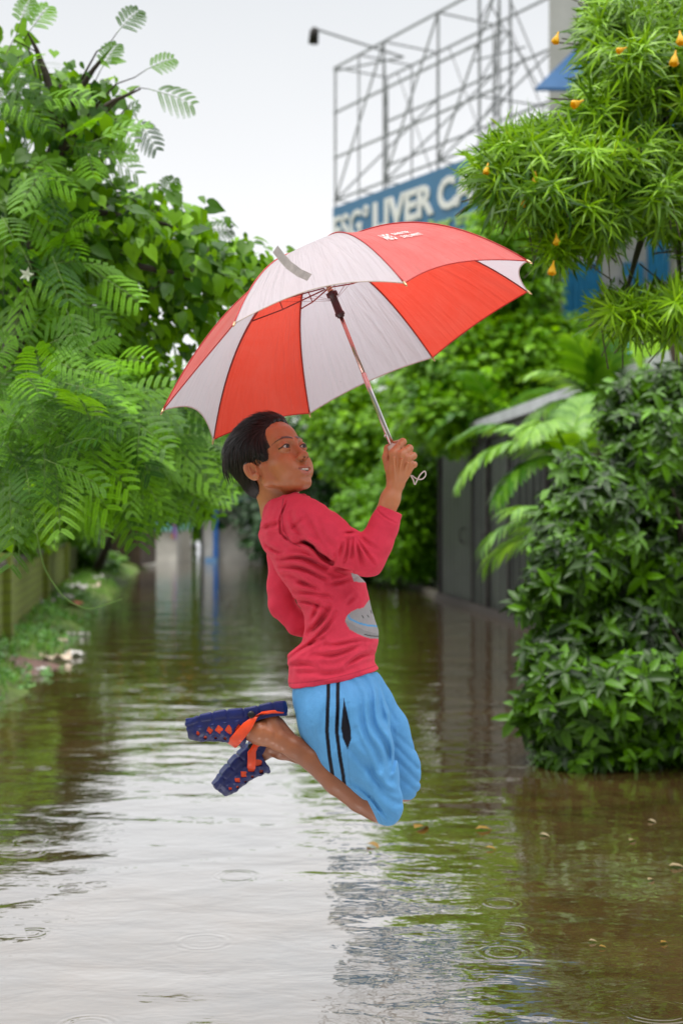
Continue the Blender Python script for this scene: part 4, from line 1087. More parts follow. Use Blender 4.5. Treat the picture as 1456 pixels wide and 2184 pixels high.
# left bank: wet grass verge climbing to the foot of the wall
EDGE = [on_water(px, py) for px, py in ((-260, 1640), (-60, 1540), (60, 1440), (128, 1372), (150, 1335), (205, 1290), (262, 1238), (292, 1215), (300, 1196))]
ex = np.array([p[0] for p in EDGE]); ey = np.array([p[1] for p in EDGE])
def bank_z(x, y):
    xe = np.interp(y, ey, ex); d = xe - x + .10 * np.sin(y * 2.1) + .06 * np.sin(y * 5.3)
    return np.clip(.17 * d / (.35 + np.abs(d)) * 1.7, -.3, .42) + .015 * np.sin(x * 7 + y * 3)
M_bank = simple('verge_soil', (.08, .10, .022), .75, var=.5, scale=5, bump=.6, col2=(.12, .20, .02))
V, Q = grid_sheet(np.concatenate([np.linspace(-40, -9, 14), np.linspace(-8.8, -1.2, 60)]), np.concatenate([np.linspace(-8, 6, 8), np.linspace(6.5, 60, 110)]), bank_z)
tag(mesh_obj('left_bank', V, Q, M_bank), kind='structure')

# right: low kerb and the earth behind it
KB = [on_water(px, py) for px, py in ((800, 1210), (870, 1240), (940, 1275), (1050, 1310), (1170, 1350))]
kx = np.array([p[0] for p in KB])[::-1]; ky = np.array([p[1] for p in KB])[::-1]
def kx_at(y): 
    y = np.asarray(y, float)
    return np.where(y < ky[0], kx[0] + (ky[0] - y) * .085, np.where(y > ky[-1], kx[-1] - (y - ky[-1]) * .055, np.interp(y, ky, kx)))
M_earth = simple('dark_earth', (.05, .04, .022), .8, var=.5, scale=4, bump=.5, col2=(.06, .085, .02))
V, Q = grid_sheet(np.linspace(0, 40, 50) ** 1.0, np.linspace(-8, 70, 100), lambda x, y: x * 0)
V[:, 0] = kx_at(V[:, 1]) + .1 + V[:, 0]; V[:, 2] = .06 + np.minimum(V[:, 0] - kx_at(V[:, 1]), 4) * .04
tag(mesh_obj('right_bank', V, Q, M_earth), kind='structure')
M_conc = simple('weathered_concrete', (.075, .066, .045), .75, var=.4, scale=5, bump=.4)
mb = MB()
for i in range(9):
    ya, yb = 22.1 + i * 1.5, 22.1 + (i + 1) * 1.5 - .03
    mb.beam((kx_at(ya) - .02, ya, .02), (kx_at(yb) - .02, yb, .02), .12, .10)
tag(mb.build('kerb', M_conc), kind='structure')

# ------------------------------------------------------------------ mossy wall on the left
def moss_brick():
    m, t, b = new_mat('mossy_brick')
    uvn = nd(t, 'ShaderNodeUVMap', uv_map='uv')
    br = nd(t, 'ShaderNodeTexBrick', i_Scale=1.0); br.inputs['Color1'].default_value = (.12, .068, .036, 1); br.inputs['Color2'].default_value = (.16, .09, .05, 1); br.inputs['Mortar'].default_value = (.055, .042, .022, 1)
    br.inputs['Mortar Size'].default_value = .010; br.inputs['Brick Width'].default_value = .26; br.inputs['Row Height'].default_value = .095
    t.links.new(uvn.outputs[0], br.inputs['Vector'])
    n = nd(t, 'ShaderNodeTexNoise', i_Scale=3.2, i_Detail=7.0, i_Roughness=.75); t.links.new(uvn.outputs[0], n.inputs['Vector'])
    sx = nd(t, 'ShaderNodeSeparateXYZ'); t.links.new(uvn.outputs[0], sx.inputs[0])
    ma = nd(t, 'ShaderNodeMath', operation='MULTIPLY_ADD'); ma.inputs[1].default_value = .75; t.links.new(sx.outputs[1], ma.inputs[0]); t.links.new(n.outputs['Fac'], ma.inputs[2])
    r = nd(t, 'ShaderNodeValToRGB'); r.color_ramp.elements[0].position = .44; r.color_ramp.elements[1].position = .74; t.links.new(ma.outputs[0], r.inputs[0])
    mf = nd(t, 'ShaderNodeMath', operation='MULTIPLY'); t.links.new(r.outputs[0], mf.inputs[0])
    inv = nd(t, 'ShaderNodeMath', operation='SUBTRACT'); inv.inputs[0].default_value = 1; t.links.new(br.outputs['Fac'], inv.inputs[1]); iv2 = nd(t, 'ShaderNodeMapRange', i_To_Min=.55, i_To_Max=1.0); t.links.new(inv.outputs[0], iv2.inputs['Value']); t.links.new(iv2.outputs[0], mf.inputs[1])
    mx_ = nd(t, 'ShaderNodeMixRGB'); t.links.new(mf.outputs[0], mx_.inputs[0]); t.links.new(br.outputs['Color'], mx_.inputs[1]); mx_.inputs[2].default_value = (.13, .17, .010, 1)
    t.links.new(mx_.outputs[0], b.inputs['Base Color']); b.inputs['Roughness'].default_value = .85
    bp = nd(t, 'ShaderNodeBump', i_Strength=.8, i_Distance=.02); t.links.new(inv.outputs[0], bp.inputs['Height']); t.links.new(bp.outputs[0], b.inputs['Normal'])
    return m
M_moss = moss_brick()
wa, wb = np.array([-2.50, 8.6]), np.array([-5.65, 30.2])
dv = (wb - wa) / np.linalg.norm(wb - wa); nv = np.array([dv[1], -dv[0]]); Lw = np.linalg.norm(wb - wa)
def wall_piece(name, t0, t1, th, z0, z1, parent, off=0.0):
    V = []; UVs = []
    a = wa + dv * t0; b = wa + dv * t1
    V = [(a[0] + nv[0] * (th / 2 + off), a[1] + nv[1] * (th / 2 + off), z0), (b[0] + nv[0] * (th / 2 + off), b[1] + nv[1] * (th / 2 + off), z0), (b[0] + nv[0] * (th / 2 + off), b[1] + nv[1] * (th / 2 + off), z1), (a[0] + nv[0] * (th / 2 + off), a[1] + nv[1] * (th / 2 + off), z1)]
    V += [(v[0] - nv[0] * th, v[1] - nv[1] * th, v[2]) for v in V]
    UVs = [(t0, z0), (t1, z0), (t1, z1), (t0, z1)] * 2
    F_ = [(0, 1, 2, 3), (5, 4, 7, 6), (1, 5, 6, 2), (4, 0, 3, 7), (3, 2, 6, 7)]
    return mesh_obj(name, V, F_, M_moss, parent, uv=UVs)
bw_ = empty('brick_wall'); tag(bw_, 'low mossy brick boundary wall running back along the left bank', 'wall')
wall_piece('wall_face', 0, Lw, .20, -.3, .80, bw_)
for tp in (4.05, 9.6, 15.2, Lw - .15): wall_piece('pillar', tp - .16, tp + .16, .34, -.3, .90, bw_)
mb = MB()
a = wa; b = wb; mb.beam((a[0], a[1], .825), (b[0], b[1], .825), .27, .05); mb.build('coping', M_conc, bw_)

# ------------------------------------------------------------------ far things at the end of the road
M_whitewash = simple('stained_whitewash', (.52, .50, .45), .8, var=.22, scale=2.5)
M_blue = simple('blue_paint', (.02, .13, .42), .5, var=.2)
M_lblue = simple('light_blue_paint', (.12, .26, .46), .6, var=.2)
M_teal = simple('teal_paint', (.18, .48, .45), .6, var=.3, scale=4)
M_purple = simple('purple_paint', (.25, .13, .42), .6, var=.2)
M_dark = simple('dark_opening', (.015, .016, .016), .7)
def px_box(mb, x0, x1, y0, y1, Y, dep): # box whose front face fills these photo pixels at distance Y
    a = at(x0, y1, Y); b = at(x1, y0, Y)
    mb.box(((a[0] + b[0]) / 2, Y + dep / 2, (a[2] + b[2]) / 2), (b[0] - a[0], dep, b[2] - a[2]))
g = empty('gate_house'); tag(g, 'pale walled gate house with a blue corner pillar at the road end', 'building')
mb = MB(); px_box(mb, 430, 560, 1072, 1204, 42, 5); mb.build('wall', M_whitewash, g)
mb = MB(); px_box(mb, 455, 465, 1062, 1192, 41.8, .15); mb.build('pillar', M_blue, g)
mb = MB(); px_box(mb, 437, 463, 1190, 1206, 41.4, .5); mb.build('plinth', M_lblue, g)
mb = MB(); px_box(mb, 424, 566, 1060, 1072, 41.6, 5.8); mb.build('roof_edge', M_blue, g)
mb = MB(); px_box(mb, 427, 432, 1074, 1200, 41.9, .1); mb.build('corner_post', M_dark, g)
g = empty('painted_shop'); tag(g, 'small white shop front with teal and purple trim at the flooded far end', 'building')
mb = MB(); px_box(mb, 314, 377, 1132, 1204, 41, 4); mb.build('wall', M_whitewash, g)
mb = MB(); px_box(mb, 310, 378, 1100, 1132, 40.9, 4.2); mb.build('fascia', M_teal, g)
for x in (302, 368):
    mb = MB(); px_box(mb, x, x + 8, 1105, 1150 if x > 350 else 1160, 40.7, .12); mb.build('pillar', M_purple, g)
M_opaint = simple('orange_paint', (.6, .25, .04), .6)
for x, y in ((318, 1114), (330, 1142), (365, 1112), (366, 1141)):
    mb = MB(); px_box(mb, x, x + 5, y, y + 6, 40.6, .1); mb.build('painted_flower', M_opaint, g)
g = empty('utility_post'); tag(g, 'thin white post standing in the water before the shop', 'post')
p0 = at(283, 1210, 37); mb = MB(); mb.tube([(p0[0], 37, -.2), (p0[0], 37, 1.25)], .055, 10); mb.build('shaft', M_whitewash, g, True)
mb = MB(); mb.tube([(p0[0], 37, .42), (p0[0], 37, .62)], .06, 10); mb.build('dark_band', M_dark, g, True)
g = empty('low_shack'); tag(g, 'brown boarded shack behind the end of the brick wall', 'shack')
M_board = simple('brown_boards', (.06, .04, .025), .8, var=.5, scale=4)
mb = MB(); px_box(mb, 196, 300, 1112, 1206, 36, 3); mb.build('wall', M_board, g)
mb = MB(); px_box(mb, 186, 312, 1096, 1112, 35.6, 3.8); mb.build('roof', M_dark, g)
mb = MB(); px_box(mb, 208, 232, 1122, 1190, 35.9, .08); mb.build('mossy_panel', simple('mossy_panel', (.16, .2, .03), .8, var=.4), g)
g = empty('pink_house'); tag(g, 'pale pink house glimpsed through the foliage on the left', 'house')
M_pink = simple('pink_wall', (.62, .46, .47), .8, var=.1)
mb = MB(); px_box(mb, 240, 330, 800, 1130, 66, 6); mb.build('wall', M_pink, g)
mb = MB(); px_box(mb, 236, 334, 788, 800, 65.6, 7); mb.build('parapet', M_whitewash, g)
mb = MB(); px_box(mb, 262, 288, 850, 900, 65.9, .2); mb.build('window', M_dark, g)

# ------------------------------------------------------------------ sheet metal shed on the right
M_sheet = simple('dark_wet_sheet_metal', (.012, .014, .013), .42, .15, var=.35, scale=1.6, bump=.15, bscale=3, col2=(.032, .038, .032))
M_sheet2 = simple('grey_roof_sheet', (.48, .50, .52), .45, .2, var=.2, scale=3)
M_rust = simple('rusted_frame', (.025, .022, .020), .6, .3, var=.5, scale=8)
shed = empty('sheet_metal_gate'); tag(shed, 'dark sheet metal gate and shed wall standing at the water edge on the right', 'gate')
def fx(y): return 3.674 - .097 * y
segs = [(22.0, 19.35), (19.3, 18.35), (18.3, 17.05), (17.0, 15.2), (15.15, 12.9), (12.85, 10.8)]
for i, (ya, yb) in enumerate(segs):
    mb = MB(); xa, xb = fx(ya), fx(yb)
    n = max(6, int(abs(ya - yb) / .085)); V = []; 
    for j in range(n + 1):
        y = ya + (yb - ya) * j / n; dx = .022 * (1 if (j // 2) % 2 else -1) if i in (1, 3) else .006 * math.sin(j * 1.7)
        V += [(fx(y) + dx, y, -.12), (fx(y) + dx, y, 2.24)]
    m_ = len(V); Vb = [(v[0] + .03, v[1], v[2]) for v in V]
    Fq = [(2 * j, 2 * j + 2, 2 * j + 3, 2 * j + 1) for j in range(n)] + [(m_ + 2 * j + 1, m_ + 2 * j + 3, m_ + 2 * j + 2, m_ + 2 * j) for j in range(n)] + [(1, 3, m_ + 3, m_ + 1)][:0]
    mesh_obj('sheet_panel', V + Vb, Fq, M_sheet, shed)
for y in (22.03, 19.32, 18.32, 17.02, 15.17, 12.87, 10.78):
    mb = MB(); mb.box((fx(y), y, 1.05), (.09, .09, 2.5)); mb.build('frame_post', M_rust, shed)
mb = MB(); mb.beam((fx(22.1) - .01, 22.1, 2.30), (fx(10.7) - .01, 10.7, 2.30), .10, .10); mb.build('top_rail', M_rust, shed)
mb = MB(); mb.beam((fx(22.6) - .10, 22.6, 2.44), (fx(10.7) - .10, 10.7, 2.44), .05, .12)
V = []
mb.add([(fx(22.6) - .10, 22.6, 2.50), (fx(10.7) - .10, 10.7, 2.50), (fx(10.7) + 2.2, 10.7, 2.72), (fx(22.6) + 2.2, 22.6, 2.72), (fx(22.6) - .10, 22.6, 2.47), (fx(10.7) - .10, 10.7, 2.47), (fx(10.7) + 2.2, 10.7, 2.69), (fx(22.6) + 2.2, 22.6, 2.69)],
       [(0, 1, 2, 3), (7, 6, 5, 4), (0, 4, 5, 1), (1, 5, 6, 2), (2, 6, 7, 3), (3, 7, 4, 0)])
mb.build('roof', M_sheet2, shed)
mb = MB(); mb.beam((fx(22.1) - .02, 22.1, .03), (fx(10.7) - .02, 10.7, .03), .12, .10); mb.build('base_rail', simple('rotten_base_beam', (.02, .014, .010), .8, var=.5, scale=6), shed)
for y, z in ((18.33, 1.05), (19.9, 1.1)):
    mb = MB(); mb.tube([(fx(y) - .03, y, z), (fx(y) - .09, y - .02, z - .04), (fx(y) - .09, y - .02, z - .18), (fx(y) - .03, y, z - .22)], .012, 6); mb.build('latch', M_rust, shed, True)

# ------------------------------------------------------------------ building behind on the right
M_cream = simple('grey_cream_render', (.50, .50, .47), .85, var=.15, scale=1.2)
M_shutter = simple('blue_shutter', (.03, .26, .50), .55, var=.15)
M_canvas = simple('blue_sunshade', (.005, .075, .20), .6, var=.15)
bld = empty('apartment_building'); tag(bld, 'pale grey building with blue shutters and sunshades behind the flowering tree', 'building')
mb = MB(); mb.prism([(3.64, 25, -.2), (13.6, 25, -.2), (16, 36, -.2), (5.6, 36, -.2)], (0, 0, 1), 14.4); mb.build('wall', M_cream, bld)
def px_panel(x0, x1, y0, y1, Y, dep, name, mat, corr=0):
    a = at(x0, y1, Y); b = at(x1, y0, Y)
    mb = MB()
    if corr:
        n = max(8, int((b[0] - a[0]) / .05)); V = []
        for j in range(n + 1):
            x = a[0] + (b[0] - a[0]) * j / n; y = Y + (.02 if j % 2 else -.02); V += [(x, y, a[2]), (x, y, b[2]), (x, Y + dep, a[2]), (x, Y + dep, b[2])]
        Fq = [(4 * j, 4 * j + 4, 4 * j + 5, 4 * j + 1) for j in range(n)] + [(4 * j + 3, 4 * j + 7, 4 * j + 6, 4 * j + 2) for j in range(n)] + [(4 * j + 1, 4 * j + 5, 4 * j + 7, 4 * j + 3) for j in range(n)]
        mb.add(V, Fq)
    else: px_box(mb, x0, x1, y0, y1, Y, dep)
    return mb.build(name, mat, bld)
for x0, x1, y0, y1, c in ((1198, 1282, 560, 690, 1), (1378, 1425, 500, 600, 1), (1330, 1372, 560, 640, 0), (1238, 1300, 20, 130, 1), (1350, 1420, 10, 140, 1), (1360, 1440, 210, 330, 0)):
    px_panel(x0, x1, y0, y1, 24.9, .2, 'shutter', M_shutter, c)
px_panel(1282, 1345, 590, 700, 24.85, .2, 'corrugated_sheet', M_sheet2, 1)
px_panel(1172, 1199, 420, 690, 24.88, .3, 'pier', M_whitewash)
for (x0, y0, x1, y1, Y) in ((1140, 188, 1232, 96, 24.2), (1325, 200, 1456, 150, 24.2), (1330, 470, 1456, 430, 24.2)):
    a = at(x0, y0, Y - 1.0); b = at(x1, y1, Y + .6)
    V = [(a[0], Y - 1.0, a[2]), (b[0] + .5, Y - 1.0, a[2]), (b[0] + .5, Y + .7, b[2]), (b[0], Y + .7, b[2])]
    V2 = [(v[0], v[1], v[2] - .05) for v in V]
    mesh_obj('sunshade', V + V2, [(0, 1, 2, 3), (7, 6, 5, 4), (0, 4, 5, 1), (1, 5, 6, 2), (2, 6, 7, 3), (3, 7, 4, 0)], M_canvas, bld)
# old brown house with pipe
old = empty('old_house'); tag(old, 'dark brown weathered house between the umbrella and the flowering tree', 'house')
mb = MB(); mb.box((3.13, 24.3, 3.1), (.86, 2.6, 6.0)); mb.build('wall', simple('weathered_brown_wall', (.07, .052, .042), .85, var=.5, scale=2.5, bump=.4), old)
mb = MB(); a = at(1010, 492, 22.4); b = at(1085, 432, 22.4); c = at(1150, 452, 22.4)
mb.add([a, b, c, c + (0, 0, -.1), b + (0, 0, -.1), a + (0, 0, -.1)] + [p + np.array([0, 2.6, .3]) for p in (a, b, c)] + [p + np.array([0, 2.6, .2]) for p in (c, b, a)],
       [(0, 1, 7, 6), (1, 2, 8, 7), (5, 4, 1, 0), (4, 3, 2, 1), (4, 5, 11, 10), (3, 4, 10, 9), (0, 6, 11, 5), (2, 3, 9, 8)]); mb.build('roof', simple('old_roof', (.22, .21, .20), .8, var=.4), old)
mb = MB(); mb.tube([at(1086, 560, 22.3), at(1086, 455, 22.3), at(1078, 440, 22.3)], .07, 8); mb.build('drain_pipe', M_whitewash, old, True)
g = empty('blue_tarpaulin'); tag(g, 'crumpled blue tarpaulin roof behind the palms on the right', 'tarpaulin')
V, Q = grid_sheet(np.linspace(0, 1, 20), np.linspace(0, 1, 12), lambda x, y: x * 0)
a = at(1318, 775, 13.2); b = at(1412, 735, 13.2)
P = np.stack([a[0] + V[:, 0] * (b[0] - a[0]) * 1.2, 13.2 + V[:, 1] * 1.2, a[2] + .12 * np.sin(V[:, 0] * 3.1) + V[:, 1] * .25 + .02 * np.sin(V[:, 0] * 17) * np.cos(V[:, 1] * 9)], 1)
mesh_obj('sheet', np.vstack([P, P - (0, 0, .01)]), np.vstack([Q, Q[:, ::-1] + len(P)]), M_shutter, g, True)
for x in (0.05, .95):
    mb = MB(); px_ = a[0] + x * (b[0] - a[0]); mb.tube([(px_, 13.6, .1), (px_, 13.6, a[2] - .02)], .03, 6); mb.build('prop', M_board, g)
g = empty('timber_frame'); tag(g, 'dark timber frame at the right edge above the glossy bush', 'frame')
for (x0, y0, x1, y1) in ((1425, 700, 1500, 660), (1428, 705, 1446, 800), (1446, 700, 1475, 790), (1490, 680, 1492, 900)):
    mb = MB(); mb.beam(at(x0, y0, 9.5), at(x1, y1, 9.5), .05, .05, up=(0, 1, 0)); mb.build('beam', M_board, g)
mb = MB(); q_ = at(1492, 900, 9.5); mb.beam((q_[0], 9.5, 0), (q_[0], 9.5, q_[2]), .07, up=(0, 1, 0)); mb.build('post', M_board, g)

# ------------------------------------------------------------------ hoarding: blue board and the steel frame above it
SA = np.array([-.13, 30.0]); SD = np.array([.512, -.859]); SD /= np.linalg.norm(SD); SN = np.array([-SD[1] * -1, 0])  # along the board
SNv = np.array([SD[1], -SD[0]])                    # towards the road (camera side)
def bp_(t, z, off=0.0): p = SA + SD * t + SNv * off; return np.array([p[0], p[1], z])
M_board_blue = simple('blue_sign_board', (.045, .16, .30), .45, var=.06, scale=1)
M_letter = simple('white_lettering', (.72, .72, .70), .5, var=.04)
M_lime = simple('lime_lettering', (.38, .58, .16), .5, var=.04)
M_galv = simple('grey_steel_angle', (.26, .27, .285), .6, .1, var=.3, scale=4)
sign = empty('hoarding_sign'); tag(sign, 'blue roadside hoarding lettered LIVER CARE in white above the umbrella', 'sign')
mb = MB(); c = (bp_(0, 0) + bp_(8, 0)) / 2
ang = math.atan2(SD[1], SD[0])
mb.box((c[0], c[1], (6.32 + 7.78) / 2), (8.0, .12, 1.46), rz=ang); mb.build('board', M_board_blue, sign)
def sign_text(txt, t0, t1, z0, cap, mat, name='lettering', wgt=.02):
    cu = bpy.data.curves.new(name, 'FONT'); cu.body = txt; cu.size = 1; cu.extrude = .012; cu.offset = wgt; cu.resolution_u = 3
    ob = bpy.data.objects.new('tmp', cu); COL.objects.link(ob); bpy.context.view_layer.update()
    me = bpy.data.meshes.new_from_object(ob.evaluated_get(bpy.context.evaluated_depsgraph_get()))
    bpy.data.objects.remove(ob)
    co = np.array([v.co[:] for v in me.vertices]); x0, x1 = co[:, 0].min(), co[:, 0].max(); capu = .69
    u = (co[:, 0] - x0) / (x1 - x0) * (t1 - t0) + t0
    P = np.array([bp_(uu, z0 + vv / capu * cap, -.085 + zz) for uu, vv, zz in zip(u, co[:, 1], co[:, 2])]) if False else np.array([bp_(uu, z0 + vv / capu * cap, .075 + zz) for uu, vv, zz in zip(u, co[:, 1], co[:, 2])])
    me.vertices.foreach_set('co', P.astype(np.float32).ravel()); me.update(); me.materials.clear(); me.materials.append(mat)
    o = bpy.data.objects.new(name, me); COL.objects.link(o); o.parent = sign; return o
if (SNv @ (np.array([0, 0]) - SA)) < 0: SNv = -SNv
sign_text('ESG°', .06, 1.45, 7.0, .55, M_letter); sign_text('LIVER', 1.62, 3.76, 7.0, .55, M_letter, wgt=.035); sign_text('CARE', 3.9, 5.9, 7.0, .55, M_letter, wgt=.035)
sign_text('liver transplant', 3.6, 6.2, 6.62, .24, M_lime)
frm = empty('steel_frame'); tag(frm, 'tall lattice of grey steel angles rising above the blue sign board', 'frame')
Z = [7.95, 8.85, 9.8, 10.75]; TT = [0, .95, 1.9, 3.8, 5.7]
def member(name, a, b, w_=.055):
    w_ *= .68;  mb = MB(); mb.beam(a, b, w_, up=(.2, 1, .1)); mb.build(name, M_galv, frm)
for t_ in TT:
    for off in (0, -1.3): member('upright', bp_(t_, 6.0, off), bp_(t_, Z[-1], off), .06 if t_ in (0, 1.9, 3.8) else .045)
    member('tie', bp_(t_, Z[0], 0), bp_(t_, Z[0], -1.3), .04); member('tie', bp_(t_, Z[-1], 0), bp_(t_, Z[-1], -1.3), .04)
for off in (0, -1.3):
    for z in Z: member('rail', bp_(-.05, z, off), bp_(5.8, z, off), .055)
for t_ in (0, 1.9, 3.8):
    member('brace', bp_(t_, Z[0], 0), bp_(t_ + 1.9, Z[2], -1.3), .045); member('brace', bp_(t_ + 1.9, Z[0], 0), bp_(t_, Z[2], -1.3), .045)
    member('brace', bp_(t_, Z[1], -1.3), bp_(t_ + 1.9, Z[3], 0), .045); member('brace', bp_(t_, Z[3], -1.3), bp_(t_ + 1.9, Z[1], 0), .045)
# taller mast section at the right with stays
for t_ in (5.1,):
    for off in (0, -.7): member('mast_post', bp_(t_, 6.0, off), bp_(t_, 14.5, off), .07)
for i in range(6):
    z = 8 + i * 1.1; member('mast_lacing', bp_(5.1, z, 0), bp_(5.1, z + 1.1, -.7), .04)
for t_ in (0, 1.9, 3.8):
    member('brace', bp_(t_, Z[0], 0), bp_(t_ + 1.9, Z[3], 0), .045); member('brace', bp_(t_ + 1.9, Z[0], -1.3), bp_(t_ + .4, Z[3], -1.3), .04)
for (x0, y0, x1, y1, Y) in ((1062, -60, 1165, 185, 25), (1045, 10, 1150, 190, 25), (1020, 205, 1170, 228, 25), (1010, 130, 1120, 100, 25), (1030, 250, 1118, 120, 25)):
    member('stay', at(x0, y0, Y), at(x1, y1, Y), .04)
member('lamp_arm', at(860, 122, 28.2), at(672, 62, 27.2), .05)
member('lamp_bracket', at(860, 122, 28.2), at(712, 152, 29), .045)
mb = MB(); mb.tube([at(672, 60, 27.2), at(670, 68, 27.2), at(668, 92, 27.2)], [.06, .09, .10], 10); mb.build('flood_lamp', M_rust, frm, True)
# ------------------------------------------------------------------ vegetation
VR = np.random.default_rng(11)
def T8():  # pointed oval leaf folded along its midrib (x along, y across, z up), unit length
    V = np.array([(0, 0, 0), (.28, .42, .10), (.28, -.42, .10), (.30, 0, 0), (.66, .36, .02), (.66, -.36, .02), (.68, 0, -.06), (1, 0, -.20)], float)
    return V, np.array([(0, 3, 1), (0, 2, 3), (1, 3, 6), (1, 6, 4), (3, 2, 5), (3, 5, 6), (4, 6, 7), (6, 5, 7)])
def T4():
    V = np.array([(0, 0, 0), (.45, .5, .10), (.45, -.5, .10), (.5, 0, 0), (1, 0, -.12)], float)
    return V, np.array([(0, 3, 1), (0, 2, 3), (1, 3, 4), (3, 2, 4)])
def THeart():
    V = np.array([(.12, 0, 0), (-.10, .22, .04), (0, .46, .03), (.22, .56, .02), (.5, .44, 0), (.78, .2, -.06), (1.05, 0, -.15), (.78, -.2, -.06), (.5, -.44, 0), (.22, -.56, .02), (0, -.46, .03), (-.10, -.22, .04)], float)
    F_ = [(0, i + 1, i) for i in range(1, 11)]
    return V, np.array(F_)
def TStrap(): # long narrow arching leaf
    V = []
    for i, (x, w_, z) in enumerate(((0, .25, 0), (.3, .5, .05), (.65, .45, -.02), (1, .04, -.22))): V += [(x, w_, z), (x, -w_, z)]
    return np.array(V, float), np.array([(0, 1, 3), (0, 3, 2), (2, 3, 5), (2, 5, 4), (4, 5, 7), (4, 7, 6)])
TPL = {'oval': T8(), 'small': T4(), 'heart': THeart(), 'strap': TStrap()}

def norm(a): return a / (np.linalg.norm(a, axis=-1, keepdims=True) + 1e-9)
def leaf_batch(tpl, P, D, N, L, Wd):
    """P origins, D axis, N upper side, L length, Wd width ratio -> verts, faces"""
    TV, TF = TPL[tpl]; D = norm(D); S = norm(np.cross(N, D)); N = np.cross(D, S)
    L = np.asarray(L)[:, None, None]; Wd = np.asarray(Wd)[:, None, None] if np.ndim(Wd) else Wd
    V = P[:, None, :] + L * (TV[None, :, 0:1] * D[:, None] + TV[None, :, 1:2] * Wd * S[:, None] + TV[None, :, 2:3] * N[:, None])
    n, k = len(P), len(TV)
    Fc = TF[None] + (np.arange(n) * k)[:, None, None]
    return V.reshape(-1, 3), Fc.reshape(-1, 3), k

def blob_points(blobs, rng):
    """clump centres inside ellipsoids given as (px, py, rx, ry, Y, rY, n)"""
    C = []; O = []
    for (px, py, rx, ry, Y, rY, n) in blobs:
        d = norm(rng.normal(size=(n, 3))); r = rng.random(n)[:, None] ** .42
        q = d * r; Yc = Y + q[:, 1] * rY
        C.append(np.stack([(px + q[:, 0] * rx - 728) * Yc / F_PX, Yc, CAM_H - (py - q[:, 2] * ry - HORIZ) * Yc / F_PX], 1)); O.append(q)
    return np.vstack(C), np.vstack(O)

def crown(name, parent, mat, blobs, tpl, leaf, wid, per, rc, seed, droop=.35, flat=.6, base=None, zmin=.05, vshift=0.0):
    rng = np.random.default_rng(seed); C, O = blob_points(blobs, rng)
    keep = C[:, 2] > zmin; C, O = C[keep], O[keep]; n = len(C)
    cv = rng.random(n)
    P = np.repeat(C, per, 0); out = np.repeat(O, per, 0)
    q = norm(rng.normal(size=(len(P), 3))); q[:, 2] *= flat
    P = P + q * rc * rng.random((len(P), 1)) ** .5
    D = q + out * .5 + rng.normal(size=P.shape) * .25; D[:, 2] -= droop
    N = np.array([0, 0, 1.]) + out * .55 + q * .45 + rng.normal(size=P.shape) * .35 + np.array([0, -.15, 0])
    L = leaf * rng.uniform(.6, 1.2, len(P))
    V, Fc, k = leaf_batch(tpl, P, D, N, L, wid * rng.uniform(.8, 1.15, len(P)))
    v = np.clip(.45 * np.repeat(cv, per) + .45 * rng.random(len(P)) + vshift + .08, 0, 1)
    return mesh_obj(name, V, Fc, mat, parent, True, attrs={'v': np.repeat(v, k)}), C

def limbs(mb, base, C, n, r0, rng, knots=3, spread=.25):
    """limbs from a trunk top to clump centres"""
    for i in rng.choice(len(C), min(n, len(C)), replace=False):
        e_ = C[i]; pts = [base]; 
        for k in range(1, knots + 1):
            t = k / knots; p = base + (e_ - base) * t + rng.normal(size=3) * spread * t * (1 - t) * np.linalg.norm(e_ - base) + np.array([0, 0, .10 * math.sin(t * 3.1) * np.linalg.norm(e_ - base)]); pts.append(p)
        pts[-1] = e_; rr = [r0 * (1 - .8 * k / knots) for k in range(knots + 1)]
        mb.tube(pts, rr, 5, False)

M_bark = simple('wet_bark', (.055, .042, .03), .75, var=.4, scale=8, bump=.5)
M_bark_g = simple('greenish_bark', (.08, .075, .04), .7, var=.4, scale=8, bump=.4)

def tree(name, label, cat, group, blobs, mat, tpl='oval', leaf=.1, wid=.8, per=14, rc=.3, seed=1, trunk=None, tr=.1, nl=14, **k):
    g = empty(name); tag(g, label, cat, group)
    o, C = crown('crown', g, mat, blobs, tpl, leaf, wid, per, rc, seed, **k)
    rng = np.random.default_rng(seed + 99); c = C.mean(0)
    b = np.array(trunk if trunk is not None else (c[0], c[1], -.1), float); top = np.array([c[0] * .5 + b[0] * .5, c[1] * .5 + b[1] * .5, max(C[:, 2].min() + .25 * (C[:, 2].max() - C[:, 2].min()), b[2] + .2)])
    mb = MB(); m_ = (b + top) / 2 + rng.normal(size=3) * .05
    mb.tube([b, m_, top], [tr, tr * .8, tr * .6], 8); limbs(mb, top, C, nl, tr * .45, rng); mb.build('trunk', M_bark, g, True)
    return g, C

LM_fresh = leaf_mat('fresh_leaf', (.026, .12, .002), (.30, .62, .006), .45, .42, (.42, .38, .02))
LM_mid = leaf_mat('mid_leaf', (.016, .075, .003), (.17, .42, .008), .40, .40)
LM_dark = leaf_mat('dark_leaf', (.004, .022, .005), (.035, .12, .014), .22, .35)
LM_gloss = leaf_mat('glossy_leaf', (.006, .024, .0005), (.17, .44, .003), .25, .34, (.30, .52, .01), .28, 2.3)
LM_feather = leaf_mat('feathery_leaf', (.014, .08, .002), (.27, .62, .012), .48, .45, power=1.5)
LM_vine = leaf_mat('vine_leaf', (.022, .10, .001), (.33, .68, .004), .65, .38, (.40, .36, .03))
LM_ole = leaf_mat('narrow_leaf', (.022, .09, .002), (.34, .64, .010), .45, .36, (.30, .42, .02))
LM_palm = leaf_mat('palm_leaf', (.035, .15, .004), (.32, .60, .05), .35, .35, (.30, .42, .03))
LM_far = leaf_mat('far_leaf', (.025, .11, .004), (.20, .44, .012), .3, .5)

